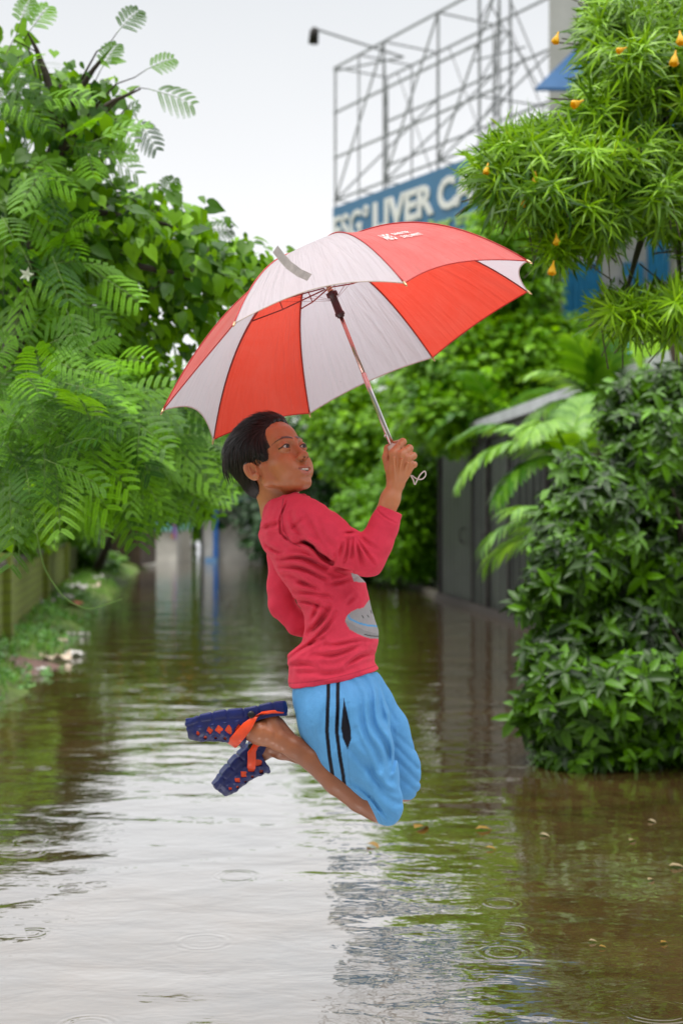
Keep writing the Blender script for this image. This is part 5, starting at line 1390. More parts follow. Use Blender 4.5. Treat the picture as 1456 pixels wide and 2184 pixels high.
# --- far backdrop trees closing the road end and the left side
G = 'trees closing off the far end of the road'
tree('roadside_tree', 'dark tree filling the gap behind the pale gate house', 'tree', G, [(530, 1090, 60, 80, 44, 3, 120), (600, 1080, 80, 110, 40, 3, 200), (560, 1010, 80, 50, 46, 3, 120)], LM_dark, 'small', .28, .8, 12, .5, 21)
tree('roadside_tree', 'yellow-green far tree above the gap between shop and gate house', 'tree', G, [(420, 1080, 60, 70, 58, 3, 130), (400, 1010, 70, 40, 60, 3, 60)], LM_fresh, 'small', .34, .8, 12, .6, 22)
tree('roadside_tree', 'broad tall tree closing the road end above the water', 'tree', G, [(450, 960, 130, 100, 52, 3, 420), (330, 930, 120, 110, 54, 3, 380), (560, 930, 100, 90, 50, 3, 240), (230, 960, 90, 110, 50, 3, 240)], LM_far, 'small', .30, .8, 12, .6, 36)
tree('roadside_tree', 'wide mid green tree filling the view beyond the kerb end', 'tree', G, [(770, 1040, 170, 95, 46, 2, 520), (880, 1000, 120, 110, 44, 2, 300), (790, 1130, 180, 45, 43, 1.5, 320)], LM_far, 'small', .26, .8, 12, .5, 38)
tree('roadside_tree', 'mid green far tree standing behind the pink house', 'tree', G, [(330, 1040, 90, 80, 74, 5, 160), (230, 1010, 110, 120, 76, 5, 240)], LM_far, 'small', .42, .8, 12, .9, 23)
tree('roadside_tree', 'dark green far tree above the brown boarded shack', 'tree', G, [(150, 1030, 110, 110, 44, 4, 260), (60, 1010, 120, 140, 42, 4, 260)], LM_mid, 'small', .26, .8, 12, .5, 24)
# --- left: orange-fruited tree leaning over the water
def at_blob(px, py, Y, z=0): return at(px, py, Y)
M_fruit = simple('orange_fruit', (.55, .25, .03), .4)
g, C = tree('orange_tree', 'bushy tree dotted with small orange fruit above the far end of the bank', 'tree', None,
     [(250, 1040, 110, 75, 27, 1.6, 260), (370, 1035, 95, 68, 26, 1.6, 260), (440, 1000, 75, 62, 25, 1.5, 200), (330, 965, 110, 60, 27, 1.6, 200), (480, 985, 45, 50, 26, 1, 90)], LM_mid, 'small', .17, .8, 14, .28, 25, trunk=(-4.9, 28, 0), vshift=.15)
for i, (px, py) in enumerate(((390, 1042), (407, 1055), (256, 1072), (330, 985), (306, 1048), (352, 1068))):
    V, _, Qf = uv_ball(at(px, py, 23.8), (.055, .055, .05), 8); mesh_obj('fruit', V, Qf[:, ::-1], M_fruit, g, True)
tree('hanging_shrub', 'leafy shrub spilling over the far end of the mossy wall', 'shrub', None, [(185, 1175, 35, 50, 29, .6, 70), (165, 1120, 50, 40, 30, .8, 80), (215, 1200, 45, 18, 30, .6, 60)], LM_mid, 'small', .13, .85, 14, .18, 26)
G = 'shrubs growing behind the mossy wall'
tree('shrub', 'bright green shrub behind the near end of the mossy wall', 'shrub', G, [(20, 1110, 90, 75, 15, .9, 170), (-80, 1050, 90, 110, 14, 1, 200)], LM_fresh, 'oval', .12, .8, 12, .2, 27, trunk=(-4.6, 15, .2))
tree('shrub', 'mid green shrub behind the middle of the mossy wall', 'shrub', G, [(130, 1090, 80, 62, 20, 1, 200), (60, 1030, 80, 80, 19, 1, 180)], LM_mid, 'small', .13, .8, 14, .22, 28, trunk=(-5.2, 20, .2), vshift=.2)
tree('shrub', 'tall dark shrub rising above the others behind the mossy wall', 'shrub', G, [(40, 930, 130, 120, 17, 1.2, 330), (170, 980, 80, 80, 19, 1.2, 220), (-110, 900, 110, 160, 15, 1, 260)], LM_dark, 'small', .13, .8, 14, .28, 29, trunk=(-4.9, 17, .2), vshift=.2)

# --- right side behind the kerb and the shed
G = 'trees along the right side of the road'
tree('hedge_tree', 'shaded dark hedge tree nearest the far end of the road on the right', 'tree', G, [(680, 1000, 90, 130, 33, 1.5, 330), (650, 1120, 70, 90, 34, 1, 200), (730, 1130, 70, 90, 31, 1, 200)], LM_dark, 'small', .20, .8, 14, .4, 31, vshift=.15)
tree('hedge_tree', 'bright leafy hedge tree directly behind the umbrella shaft', 'tree', G, [(790, 930, 120, 110, 29, 1.5, 420), (730, 900, 80, 90, 30, 1.5, 220), (700, 830, 70, 60, 31, 1.5, 140)], LM_fresh, 'small', .17, .8, 14, .32, 32, trunk=(1.6, 30, 0))
tree('hedge_tree', 'mid green hedge tree overhanging the kerb beyond the shed', 'tree', G, [(860, 1110, 85, 120, 25, 1.1, 420), (790, 1120, 70, 95, 27, 1.1, 300), (880, 1010, 70, 80, 25, 1.1, 260)], LM_mid, 'oval', .15, .8, 12, .25, 33, trunk=(1.9, 26, 0), vshift=.25)
tree('leafy_tree', 'large bright green tree behind the shed roof beneath the pale building', 'tree', G, [(1010, 790, 150, 120, 21, 1.6, 620), (1140, 745, 110, 80, 21, 1.4, 360), (920, 800, 100, 110, 23, 1.5, 340), (930, 730, 80, 70, 23, 1.2, 180), (1000, 890, 170, 60, 20, 1.2, 360), (1090, 690, 80, 45, 21.5, 1, 160), (1240, 745, 60, 50, 21, 1, 120)], LM_fresh, 'oval', .16, .8, 14, .28, 34, trunk=(3.2, 21.5, 0), tr=.18, nl=24)
tree('leafy_tree', 'small yellow-green tree top beside the old brown house', 'tree', G, [(1050, 500, 50, 30, 20.5, .8, 110), (1120, 600, 60, 90, 21, .8, 220)], LM_fresh, 'small', .14, .8, 12, .25, 35, trunk=(3.3, 21, 0))

tree('low_hedge', 'low dark hedge at the foot of the trees beyond the kerb', 'hedge', None, [(800, 1185, 150, 40, 29, .8, 330), (900, 1190, 60, 50, 25, .6, 170), (700, 1180, 110, 45, 34, .8, 240)], LM_mid, 'small', .13, .8, 12, .2, 37)
# --- palms
def frond(base, direction, length, droop, width, npair, lw, rng, roll=0.0):
    """returns rachis points and leaflet batches for a feather palm leaf"""
    d = norm(np.asarray(direction, float)); pts = []; p = np.asarray(base, float).copy(); step = length / 18
    side0 = norm(np.cross(d, (0, 0, 1.)))
    for i in range(19):
        pts.append(p.copy()); d = norm(d + np.array([0, 0, -droop * step * (1 + i * .12)])); p = p + d * step
    pts = np.array(pts); P = []; D = []; N = []; L = []
    for j in range(npair):
        t = .10 + .88 * j / (npair - 1); f_ = t * 18; i = min(int(f_), 17); q = pts[i] + (pts[i + 1] - pts[i]) * (f_ - i)
        tg = norm(pts[i + 1] - pts[i]); sd = norm(np.cross(tg, (0, 0, 1.))); sd = sd * math.cos(roll) + np.cross(tg, sd) * math.sin(roll); up = np.cross(sd, tg)
        ll = width * (math.sin(math.pi * (t * .82 + .12)) ** .7) * rng.uniform(.88, 1.08)
        for s in (-1, 1):
            P.append(q); D.append(sd * s * (1 - t * .45) + tg * (.35 + t * .8) + up * .12 - np.array([0, 0, .25])); N.append(up + rng.normal(size=3) * .12); L.append(ll)
    return pts, np.array(P), np.array(D), np.array(N), np.array(L)
def palm(label, base, fronds, seed, lw=.13, group='palms leaning out beside the shed'):
    g = empty('palm'); tag(g, label, 'palm', group); rng = np.random.default_rng(seed)
    mb = MB(); b = np.asarray(base, float); mb.tube([(b[0], b[1], -.1), (b[0] + .03, b[1], b[2] * .5), tuple(b)], [.08, .07, .06], 8); mb.build('trunk', M_bark_g, g, True)
    for (dx, dy, dz, ln, dr, wd, npair, roll) in fronds:
        pts, P, D, N, L = frond(b, (dx, dy, dz), ln, dr, wd, npair, lw, rng, roll)
        V, Fc, k = leaf_batch('strap', P, D, N, L, lw * rng.uniform(.85, 1.1, len(P))); v = np.repeat(np.clip(rng.random() * .5 + rng.random(len(P)) * .4, 0, 1), k)
        m2 = MB(); m2.tube(list(pts), list(np.linspace(.018, .004, len(pts))), 5, False); RV = np.vstack(m2.v); 
        RF = np.array([t3 for q4 in m2.f for t3 in ((q4[0], q4[1], q4[2]), (q4[0], q4[2], q4[3]))])
        mesh_obj('frond', np.vstack([V, RV]), np.vstack([Fc, RF + len(V)]), LM_palm, g, True, attrs={'v': np.concatenate([v, np.full(len(RV), .6)])})
b = at(1215, 985, 10.6)
palm('palm drooping broad fronds over the shed gate', b, [(-.9, -.25, .62, 1.05, .95, .34, 22, .1), (-.75, -.5, .25, .85, 1.0, .32, 20, .2), (-.35, -.6, .8, .9, 1.0, .30, 20, 0), (.5, -.4, .8, .9, .8, .3, 20, 0), (-.9, .2, .95, 1.0, .8, .3, 20, 0), (.2, .5, 1, .9, .7, .3, 20, 0)], 41, .21)
b = at(1190, 1140, 9.2)
palm('low palm fanning out just above the glossy bush', b, [(-.8, -.3, .55, .62, 1.5, .30, 20, .2), (-.5, -.5, .75, .55, 1.3, .28, 18, 0), (-.9, .1, .1, .55, 1.2, .28, 18, .3), (.4, -.4, .8, .6, 1, .28, 18, 0)], 42, .09)
b = at(1275, 860, 12.2)
palm('tall pale palm below the blue shutters', b, [(-.75, -.2, .85, .72, .9, .34, 18, 0), (-.3, -.3, 1.1, .68, .8, .32, 18, 0), (.15, -.3, 1.1, .62, .8, .32, 18, 0), (.6, -.3, .8, .7, 1, .34, 18, 0), (-.95, -.2, .3, .8, 1, .34, 18, 0), (.9, -.2, .3, .7, 1, .34, 18, 0), (-.5, -.6, .3, .7, 1, .34, 18, .2)], 43, .16)
b = at(1060, 905, 19.0)
palm('small palm with narrow fronds at the end of the shed roof', b, [(-.8, -.2, .5, 1.1, .8, .4, 24, .1), (-.3, -.3, .9, 1.1, .7, .4, 24, 0), (.5, -.3, .8, 1.1, .7, .4, 24, 0), (.9, -.2, .3, 1.0, .8, .4, 24, 0), (-.9, .1, .9, 1.1, .6, .4, 24, 0)], 44, .09)
g = empty('banana_leaf_plant'); tag(g, 'upright yellow-green broad leaf plant beside the blue tarpaulin', 'plant')
for (px, py, dx, dz, ln) in ((1390, 800, -.02, 1, .5), (1400, 800, .35, .9, .4), (1380, 800, -.4, .9, .35)):
    p = at(px, py, 11.5); V, Fc, k = leaf_batch('oval', p[None], np.array([[dx, -.1, dz]]), np.array([[0, -1., .2]]), [ln], .42); mesh_obj('blade', V, Fc, LM_palm, g, True, attrs={'v': np.full(len(V), .9)})
mb = MB(); p = at(1390, 800, 11.5); mb.tube([(p[0], 11.5, 0), tuple(p)], [.03, .02], 6); mb.build('stem', M_bark_g, g, True)

# --- glossy dark bush at the right
def rosettes(name, parent, mat, C, O, tpl, leaf, wid, per, seed, tilt=.75, nrm=None):
    rng = np.random.default_rng(seed); n = len(C); A = norm(O + rng.normal(size=(n, 3)) * .35 + np.array([0, -.25, .55]))
    P = np.repeat(C, per, 0); AA = np.repeat(A, per, 0); ref = norm(np.cross(AA, (0.13, .2, 1.))); ref2 = np.cross(AA, ref)
    ph = np.tile(np.arange(per) * 2.4, n) + np.repeat(rng.random(n) * 6.28, per); 
    D = ref * np.cos(ph)[:, None] + ref2 * np.sin(ph)[:, None]; tl = tilt * rng.uniform(.5, 1.3, len(P))[:, None]
    D2 = norm(D + AA * (1.1 - tl)); D2[:, 2] -= .18
    k_ = np.tile(np.arange(per), n); P = P + AA * ((per - k_)[:, None] * -.0025 * leaf / .09)
    V, Fc, k = leaf_batch(tpl, P, D2, AA + .1 * rng.normal(size=P.shape), leaf * np.repeat(rng.uniform(.6, 1.15, n), per) * rng.uniform(.6, 1.15, len(P)), wid * rng.uniform(.85, 1.1, len(P)))
    v = np.clip(np.repeat(rng.random(n) * .5, per) + .42 * rng.random(len(P)), 0, 1)
    return mesh_obj(name, V, Fc, mat, parent, True, attrs={'v': np.repeat(v, k)})
gb = empty('glossy_bush'); tag(gb, 'dense dark glossy bush overhanging the water at the right edge', 'bush')
BB = [(1122, 1290, 26, 22, 7.2, .15, 20), (1140, 1395, 26, 25, 7.0, .15, 22), (1235, 1000, 50, 40, 7.5, .3, 60), (1205, 1120, 40, 40, 7.4, .3, 45), (1330, 850, 60, 40, 7.9, .3, 70), (1430, 820, 70, 50, 8, .3, 90), (1130, 1520, 40, 30, 7.05, .2, 40), (1270, 1618, 150, 16, 6.95, .2, 120), (1310, 1360, 170, 110, 7.5, .5, 480), (1200, 1400, 80, 90, 7.2, .3, 160), (1290, 1110, 150, 130, 7.6, .6, 520), (1400, 1180, 200, 200, 7.9, .7, 700), (1260, 1500, 150, 95, 7.1, .5, 520), (1400, 1470, 130, 90, 7.0, .4, 380), (1420, 960, 120, 140, 7.9, .7, 420), (1330, 900, 60, 60, 7.9, .4, 90), (1470, 1350, 170, 240, 8.0, .6, 560), (1195, 1445, 70, 55, 7.0, .35, 180), (1185, 1245, 66, 60, 7.3, .35, 200), (1210, 1310, 70, 60, 7.5, .4, 130), (1480, 1560, 160, 75, 7.2, .5, 240), (1290, 1600, 160, 30, 7.1, .4, 150), (1230, 1180, 110, 120, 7.4, .5, 300)]
C, O = blob_points(BB, np.random.default_rng(51)); k_ = (C[:, 2] > .0); C, O = C[k_], O[k_]
rosettes('foliage', gb, LM_gloss, C, O, 'oval', .112, .43, 6, 52, .95)
mb = MB(); rng_ = np.random.default_rng(53)
for i in rng_.choice(len(C), 90, replace=False):
    b = np.array([2.05 + rng_.normal() * .12, 7.9 + rng_.normal() * .15, -.1]); mb.tube([b, (b + C[i]) / 2 + (0, 0, .15), C[i]], [.018, .012, .005], 5, False)
mb.build('stems', M_bark, gb, True)
# --- flowering tree with narrow leaves, top right
ot = empty('yellow_flowered_tree'); tag(ot, 'narrow-leaved tree with yellow trumpet flowers reaching in from the top right', 'tree')
OB = [(1350, 90, 120, 140, 5.2, .6, 210), (1440, 60, 110, 160, 5.4, .6, 190), (1285, 215, 75, 60, 5.0, .35, 95), (1180, 310, 150, 60, 4.9, .35, 190), (1060, 370, 80, 65, 4.8, .25, 75), (1310, 320, 130, 80, 5.0, .5, 200), (1150, 400, 120, 45, 4.8, .3, 95), (1400, 400, 90, 90, 5.1, .5, 150), (1270, 450, 90, 50, 4.9, .35, 95), (1185, 505, 40, 35, 4.9, .3, 26), (1330, 655, 90, 26, 4.9, .3, 45), (1440, 650, 50, 50, 5, .4, 60), (1285, 50, 50, 80, 5.1, .3, 45), (1500, 250, 90, 400, 5.2, .5, 200)]
C, O = blob_points(OB, np.random.default_rng(61)); n = len(C); rng = np.random.default_rng(62)
A = norm(O * np.array([1, 1, .6]) + rng.normal(size=(n, 3)) * .4 + np.array([-.25, -.35, .30])); per = 21
P = np.repeat(C, per, 0); AA = np.repeat(A, per, 0); ref = norm(np.cross(AA, (0.2, .1, 1.))); ref2 = np.cross(AA, ref)
kk = np.tile(np.arange(per), n); ph = kk * 2.4 + np.repeat(rng.random(n) * 6.28, per); s_ = kk / per
D = ref * np.cos(ph)[:, None] + ref2 * np.sin(ph)[:, None] + AA * (1.1 - 1.15 * s_)[:, None]; D = norm(D + rng.normal(size=D.shape) * .16); D[:, 2] -= .32
P = P - AA * (s_ * .10)[:, None]
V, Fc, k = leaf_batch('strap', P, D, AA - D * .3 + rng.normal(size=P.shape) * .1, .118 * (.6 + .5 * s_) * rng.uniform(.7, 1.2, len(P)), .095)
v = np.clip(np.repeat(rng.random(n) * .45, per) + .3 * rng.random(len(P)) + .32 * (1 - s_), 0, 1)
mesh_obj('foliage', V, Fc, LM_ole, ot, True, attrs={'v': np.repeat(v, k)})
mb = MB(); tb_ = np.array([2.75, 6.0, 0]); 
mb.tube([tb_, tb_ + (-.05, -.1, 1.2), tb_ + (-.25, -.3, 2.2), at(1420, 330, 5.4), at(1400, 80, 5.5)], [.09, .08, .06, .045, .02], 8)
for (px, py, Y) in ((1180, 300, 4.95), (1060, 370, 4.85), (1300, 330, 5.1), (1150, 420, 4.85), (1260, 510, 5), (1330, 640, 5), (1330, 120, 5.3), (1250, 60, 5.2), (1450, 600, 5.1)):
    e_ = at(px, py, Y); b = at(1425, 360, 5.4) if py > 90 else at(1410, 200, 5.45); mb.tube([b, b * .6 + e_ * .4 + (0, 0, .05), b * .25 + e_ * .75 + (0, 0, .03), e_], [.03, .02, .012, .006], 6, False)
for i in range(n):
    if rng.random() < .25: j = np.argmin(((C - C[i]) ** 2).sum(1) + 1e3 * (np.arange(n) == i)); mb.tube([C[i] - A[i] * .10, C[i] - A[i] * .22 + rng.normal(size=3) * .02], [.002, .003], 4, False)
mb.build('trunk', M_bark_g, ot, True)
M_petal = leaf_mat('yellow_petal', (.80, .44, .01), (.88, .52, .02), .35, .5)
def trumpet(p, d, L, parent):
    d = norm(np.asarray(d, float)); x = norm(np.cross(d, (.3, .2, 1.))); y = np.cross(d, x); V = []
    for i, (t, r) in enumerate(((0, .05), (.32, .09), (.58, .20), (.84, .30), (1.0, .25))):
        for a in range(10): 
            th = a * math.pi / 5 + t * .6; rr = r * (1 + .12 * (i > 2) * math.cos(5 * th)); V.append(p + L * (d * t + rr * (x * math.cos(th) + y * math.sin(th))))
    Q = np.array([[i * 10 + j, i * 10 + (j + 1) % 10, (i + 1) * 10 + (j + 1) % 10, (i + 1) * 10 + j] for i in range(4) for j in range(10)])
    mesh_obj('flower', V, Q, M_petal, parent, True, attrs={'v': np.full(50, VR.random())})
for (px, py, dx, dz) in ((1040, 362, -.2, -.9), (1140, 380, 0, -.9), (1120, 435, -.4, -.8), (1335, 115, -.7, -.4), (1440, 122, -.2, -.9), (1190, 82, -.3, -.9), (1243, 228, -.5, -.3), (1185, 512, 0, -.9), (1180, 570, -.2, -.9), (1448, 80, 0, -.7)):
    trumpet(at(px, py - 14, 4.62), (dx, -.3, dz), .046 * (.8 + .4 * VR.random()), ot)

# --- near left: feathery tree and the vine that covers it
ft = empty('feathery_tree'); tag(ft, 'feathery-leaved tree hanging over the left bank beside the boy', 'tree')
def bipinnate(P0, Dr, Np, Ln, rng, npin=7, nlf=15, lf=.011):
    """all leaflets of all fronds; P0,Dr,Np,Ln arrays"""
    PP = []; DD = []; NN = []; LL = []; ids = []; RA = []
    for i in range(len(P0)):
        d = norm(Dr[i]); nrm = norm(Np[i] - d * (Np[i] @ d)); s = np.cross(nrm, d); L = Ln[i]
        t = np.linspace(.22, 1, npin); pl = L * .50 * np.sin(np.pi * (.22 + .62 * t)) 
        base = P0[i] + d * (t * L)[:, None] - np.array([0, 0, 1.]) * ((t ** 2) * L * .22)[:, None]
        RA.append((P0[i], base[npin // 2], base[-1]))
        for sg in (-1, 1):
            pd = norm(s * sg * .85 + d * .55 + nrm * rng.normal() * .15)
            u = np.linspace(.08, 1, nlf)
            q = base[:, None, :] + pd * (u[None, :] * pl[:, None])[..., None] - np.array([0, 0, 1.]) * ((u[None, :] ** 2) * pl[:, None] * .28)[..., None]
            for sg2 in (-1, 1):
                ld = norm(np.cross(nrm, pd) * sg2 + pd * .45)
                PP.append(q.reshape(-1, 3)); m = q.shape[0] * q.shape[1]
                DD.append(np.tile(ld, (m, 1))); NN.append(np.tile(nrm, (m, 1))); LL.append(np.tile(lf * np.sin(np.pi * (.15 + .75 * u)) ** .5, npin) * (L / .16) ** .5); ids.append(np.full(m, i))
    return np.vstack(PP), np.vstack(DD), np.vstack(NN), np.concatenate(LL), np.concatenate(ids), RA
def diamond_mesh(P, D, N, L, wr):
    D = norm(D); S = norm(np.cross(N, D)); L = L[:, None]
    V = np.stack([P, P + D * L * .5 + S * L * wr, P + D * L, P + D * L * .5 - S * L * wr], 1).reshape(-1, 3)
    return V, np.arange(len(V)).reshape(-1, 4)
FB = [(60, 930, 170, 140, 4.9, .5, 85), (190, 860, 120, 110, 4.9, .5, 55), (90, 800, 140, 90, 5.0, .5, 55), (250, 950, 110, 90, 5.4, .5, 42), (330, 900, 100, 90, 5.9, .5, 50), (400, 960, 80, 60, 6.4, .5, 50), (120, 600, 120, 120, 5.2, .4, 26), (60, 480, 110, 90, 5.2, .4, 18), (60, 350, 90, 60, 5.3, .4, 14), (190, 300, 60, 40, 5.4, .4, 10), (30, 200, 60, 90, 5.4, .4, 20), (240, 1010, 90, 40, 5.6, .4, 30), (330, 1020, 80, 40, 6.2, .4, 30)]
C, O = blob_points(FB, np.random.default_rng(71)); rng = np.random.default_rng(72); n = len(C)
Dr = norm(O * .4 + rng.normal(size=(n, 3)) * .55 + np.array([.55, -.25, -.35])); Np = norm(np.array([0, -.75, .8]) + rng.normal(size=(n, 3)) * .25); Ln = rng.uniform(.15, .23, n)
ex_ = [(318, 190, .9, -.15, .16, 5.3), (250, 70, .6, .8, .13, 5.3), (215, 150, .5, .95, .13, 5.3), (40, 60, .3, .9, .13, 5.3), (62, 70, .5, .8, .14, 5.3), (215, 330, .9, .2, .13, 5.3), (230, 240, .7, -.6, .13, 5.3), (345, 430, .4, .9, .12, 5.6), (430, 490, .9, .2, .12, 5.8), (290, 250, .6, -.75, .12, 5.3), (310, 150, .8, .5, .12, 5.3)]
for (px, py, dx, dz, ln, Y) in ex_:
    C = np.vstack([C, at(px, py, Y)]); Dr = np.vstack([Dr, (dx, -.1, dz)]); Np = np.vstack([Np, (-.2, -.9, .35)]); Ln = np.append(Ln, ln)
P, D, N, L, ids, RA = bipinnate(C, Dr, Np, Ln, rng, 6, 19, .0095)
V, Q = diamond_mesh(P, D, N, L, .30); fv = rng.random(len(C)); v = np.clip(fv[ids] * .9 + rng.random(len(P)) * .1, 0, 1)
mesh_obj('foliage', V, Q, LM_feather, ft, False, attrs={'v': np.repeat(v, 4)})
mb = MB()
for a, b, c in RA: mb.tube([a, b, c], [.0016, .0012, .0006], 4, False)
mb.build('leaf_stalks', simple('green_stalk', (.12, .2, .04), .6), ft)
mb = MB(); tb_ = at(-120, 1500, 5.4); tb_[2] = 0.0
mb.tube([tb_, at(-110, 1200, 5.4), at(-20, 1000, 5.35), at(20, 780, 5.35), at(70, 560, 5.4), at(110, 350, 5.45), at(130, 180, 5.4)], [.07, .06, .05, .042, .035, .022, .008], 8)
for (px, py, Y, b) in ((300, 950, 5.7, (20, 780)), (200, 880, 5.1, (20, 780)), (410, 960, 6.4, (0, 850)), (100, 830, 5.1, (10, 860)), (560, 640, 5.9, (70, 560)), (330, 560, 5.6, (70, 560)), (300, 190, 5.3, (110, 350)), (60, 70, 5.3, (120, 260)), (240, 100, 5.3, (110, 330)), (430, 500, 5.8, (90, 480)), (90, 930, 5, (0, 960))):
    e_ = at(px, py, Y); b = at(b[0], b[1], 5.38); mb.tube([b, b * .65 + e_ * .35 + (0, 0, .06), b * .3 + e_ * .7 + (0, 0, .04), e_], [.022, .015, .009, .003], 6, False)
for (px, py, dx, dz, ln, Y) in ex_:
    q0 = at(px, py, Y); an = at(px * .45 + 60, py * .75 + 120, 5.4); mb.tube([q0, q0 - np.array([dx, -.1, dz]) * .05, q0 * .45 + an * .55 + (0, 0, .03), an], [.0015, .002, .003, .005], 5, False)
mb.build('trunk', M_bark, ft, True)

vn = empty('climbing_vine'); tag(vn, 'heart-leaved vine smothering the upper left tree with trailing tendrils', 'vine')
VB = [(60, 260, 110, 100, 5.5, .4, 48), (150, 190, 90, 50, 5.5, .3, 26), (190, 265, 60, 55, 5.5, .3, 30), (100, 400, 150, 110, 5.6, .5, 190), (180, 520, 150, 130, 5.7, .5, 230), (60, 560, 120, 150, 5.7, .5, 220), (300, 490, 115, 75, 5.8, .5, 130), (400, 560, 125, 65, 5.9, .4, 100), (480, 590, 75, 45, 5.9, .3, 34), (330, 640, 140, 80, 6.0, .5, 70), (250, 740, 140, 70, 6.0, .5, 70), (430, 680, 75, 60, 6.0, .4, 26), (130, 720, 120, 90, 5.8, .5, 170), (60, 1060, 70, 50, 5.2, .3, 40), (520, 560, 50, 22, 5.9, .2, 30), (30, 130, 45, 55, 5.5, .3, 14), (300, 800, 100, 50, 6.2, .4, 50), (20, 730, 60, 200, 6.0, .3, 160)]
C, O = blob_points(VB, np.random.default_rng(81)); rng = np.random.default_rng(82); per = 4
P = np.repeat(C, per, 0) + rng.normal(size=(len(C) * per, 3)) * .05; OO = np.repeat(O, per, 0)
D = rng.normal(size=P.shape) * .5 + np.array([.25, -.25, -.75]); N = np.array([.05, -.75, .75]) + OO * .5 + rng.normal(size=P.shape) * .38
v = np.clip(np.repeat(rng.random(len(C)) * .6, per) + .38 * rng.random(len(P)), 0, 1); pick = rng.random(len(P)) < .55
for tp_n, sel, sz_, wd_ in (('heart', pick, .060, .88), ('oval', ~pick, .078, .62)):
    V, Fc, k = leaf_batch(tp_n, P[sel], D[sel], N[sel], sz_ * rng.uniform(.45, 1.3, int(sel.sum())), wd_)
    mesh_obj('leaves', V, Fc, LM_vine, vn, False, attrs={'v': np.repeat(v[sel], k)})
mb = MB()
for i in range(160):
    a, b = rng.integers(0, len(C), 2); d_ = np.linalg.norm(C[a] - C[b])
    if d_ > .6: b = int(np.argsort(((C - C[a]) ** 2).sum(1))[int(rng.integers(3, 12))])
    mb.tube([C[a], (C[a] + C[b]) / 2 + (0, 0, -.03), C[b]], [.0025, .0025, .002], 4, False)
mb.build('stems', M_bark_g, vn, True)
M_tendril = simple('green_tendril', (.14, .26, .05), .5, var=.15)
tp_ = [(72, 1090), (76, 1120), (92, 1200), (112, 1240), (140, 1275), (170, 1293), (195, 1298), (225, 1290), (260, 1278)]
mb = MB(); mb.tube([to_world(np.array(p)) for p in []] or [q for q in catmull(np.array([at(x, y, 4.7) for x, y in tp_]), 5)], .0020, 6); mb.build('tendril', M_tendril, vn, True)
for pl in ([(40, 1040), (36, 1100), (42, 1170), (38, 1215)], [(118, 1000), (124, 1060), (116, 1130), (120, 1170)], [(150, 960), (148, 1050), (160, 1100)], [(92, 980), (84, 1040), (70, 1095)]):
    mb = MB(); mb.tube(catmull(np.array([at(x, y, 4.9) for x, y in pl]), 4), .0018, 5); mb.build('tendril', M_tendril, vn, True)
M_wpetal = leaf_mat('white_petal', (.45, .50, .38), (.55, .58, .45), .3, .5)
for (px, py) in ((58, 586), (210, 876)):
    c = at(px, py, 4.7); V = [c]; 
    for a in range(10):
        r = .026 if a % 2 == 0 else .012; V.append(c + np.array([math.cos(a * .628) * r, -.012 if a % 2 == 0 else 0, math.sin(a * .628) * r]))
    mesh_obj('flower', V, [(0, 1 + a, 1 + (a + 1) % 10) for a in range(10)] , M_wpetal, vn, False, attrs={'v': [.5] * 11})

# --- grass and herbs on the verge
rng = np.random.default_rng(91); n = 26000
y = 7 + (rng.random(n) ** 1.5) * 26; xe = np.interp(y, ey, ex); x = xe - rng.random(n) ** .8 * 2.6 + .12 + rng.normal(size=n) * .05; z = bank_z(x, y)
wx = np.interp(y, [wa[1], wb[1]], [wa[0], wb[0]]); kp = (z > -.03) & (x > wx + .12); x, y, z = x[kp], y[kp], z[kp]; n = len(x)
V, Fc, k = leaf_batch('strap', np.stack([x, y, z - .01], 1), rng.normal(size=(n, 3)) * (.6, .6, .15) + (0, 0, 1), rng.normal(size=(n, 3)) + (0, -1, .3), rng.uniform(.04, .13, n), .09)
tag(mesh_obj('grass', V, Fc, leaf_mat('grass_blade', (.06, .18, .012), (.20, .42, .04), .35, .45), attrs={'v': np.repeat(rng.random(n), k)}), kind='stuff')
n = 1500; y = 7.2 + rng.random(n) ** 1.3 * 14; xe = np.interp(y, ey, ex); x = xe - rng.random(n) * .9 + .35 * rng.random(n) - .1; z = np.maximum(bank_z(x, y), -.02) + .02 + rng.random(n) * .05
kp = rng.random(n) < (.4 + .6 * np.sin(y * 2.7 + x * 3) ** 2); x, y, z = x[kp], y[kp], z[kp]; C = np.stack([x, y, z], 1); gc = rosettes('ground_cover', None, leaf_mat('creeping_leaf', (.05, .16, .02), (.16, .36, .06), .3, .3), C, C * 0 + (0, 0, 1.), 'small', .05, .8, 6, 92, 1.0)
tag(gc, kind='stuff')

# --- litter, floating leaves
M_scrap = [simple('pale_plastic_scrap', (.42, .40, .37), .5, var=.25, scale=20), simple('orange_scrap', (.45, .14, .08), .6, var=.3, scale=20), simple('beige_scrap', (.50, .40, .30), .6, var=.3, scale=20)]
def scrap(px, py, sz, mi, seed, label, ar=1.6):
    rng = np.random.default_rng(seed); p = on_water(px, py); zb = max(float(bank_z(np.array(p[0]), np.array(p[1]))), 0); p[2] = zb + .012
    V, Q = grid_sheet(np.linspace(-1, 1, 7), np.linspace(-1, 1, 6), lambda a, b: 0 * a)
    V = V * (sz * ar, sz, 0); V[:, 2] = np.abs(rng.normal(size=len(V))) * sz * .45; a = rng.random() * .8; c_, s_ = math.cos(a), math.sin(a); V = V @ np.array([[c_, -s_, 0], [s_, c_, 0], [0, 0, 1]]).T
    B = V.copy(); B[:, 2] = -.004
    o = mesh_obj('litter', np.vstack([V + p, B + p]), np.vstack([Q, Q[:, ::-1] + len(V)]), M_scrap[mi]); tag(o, label, 'litter', 'scraps of litter along the grassy edge'); return o
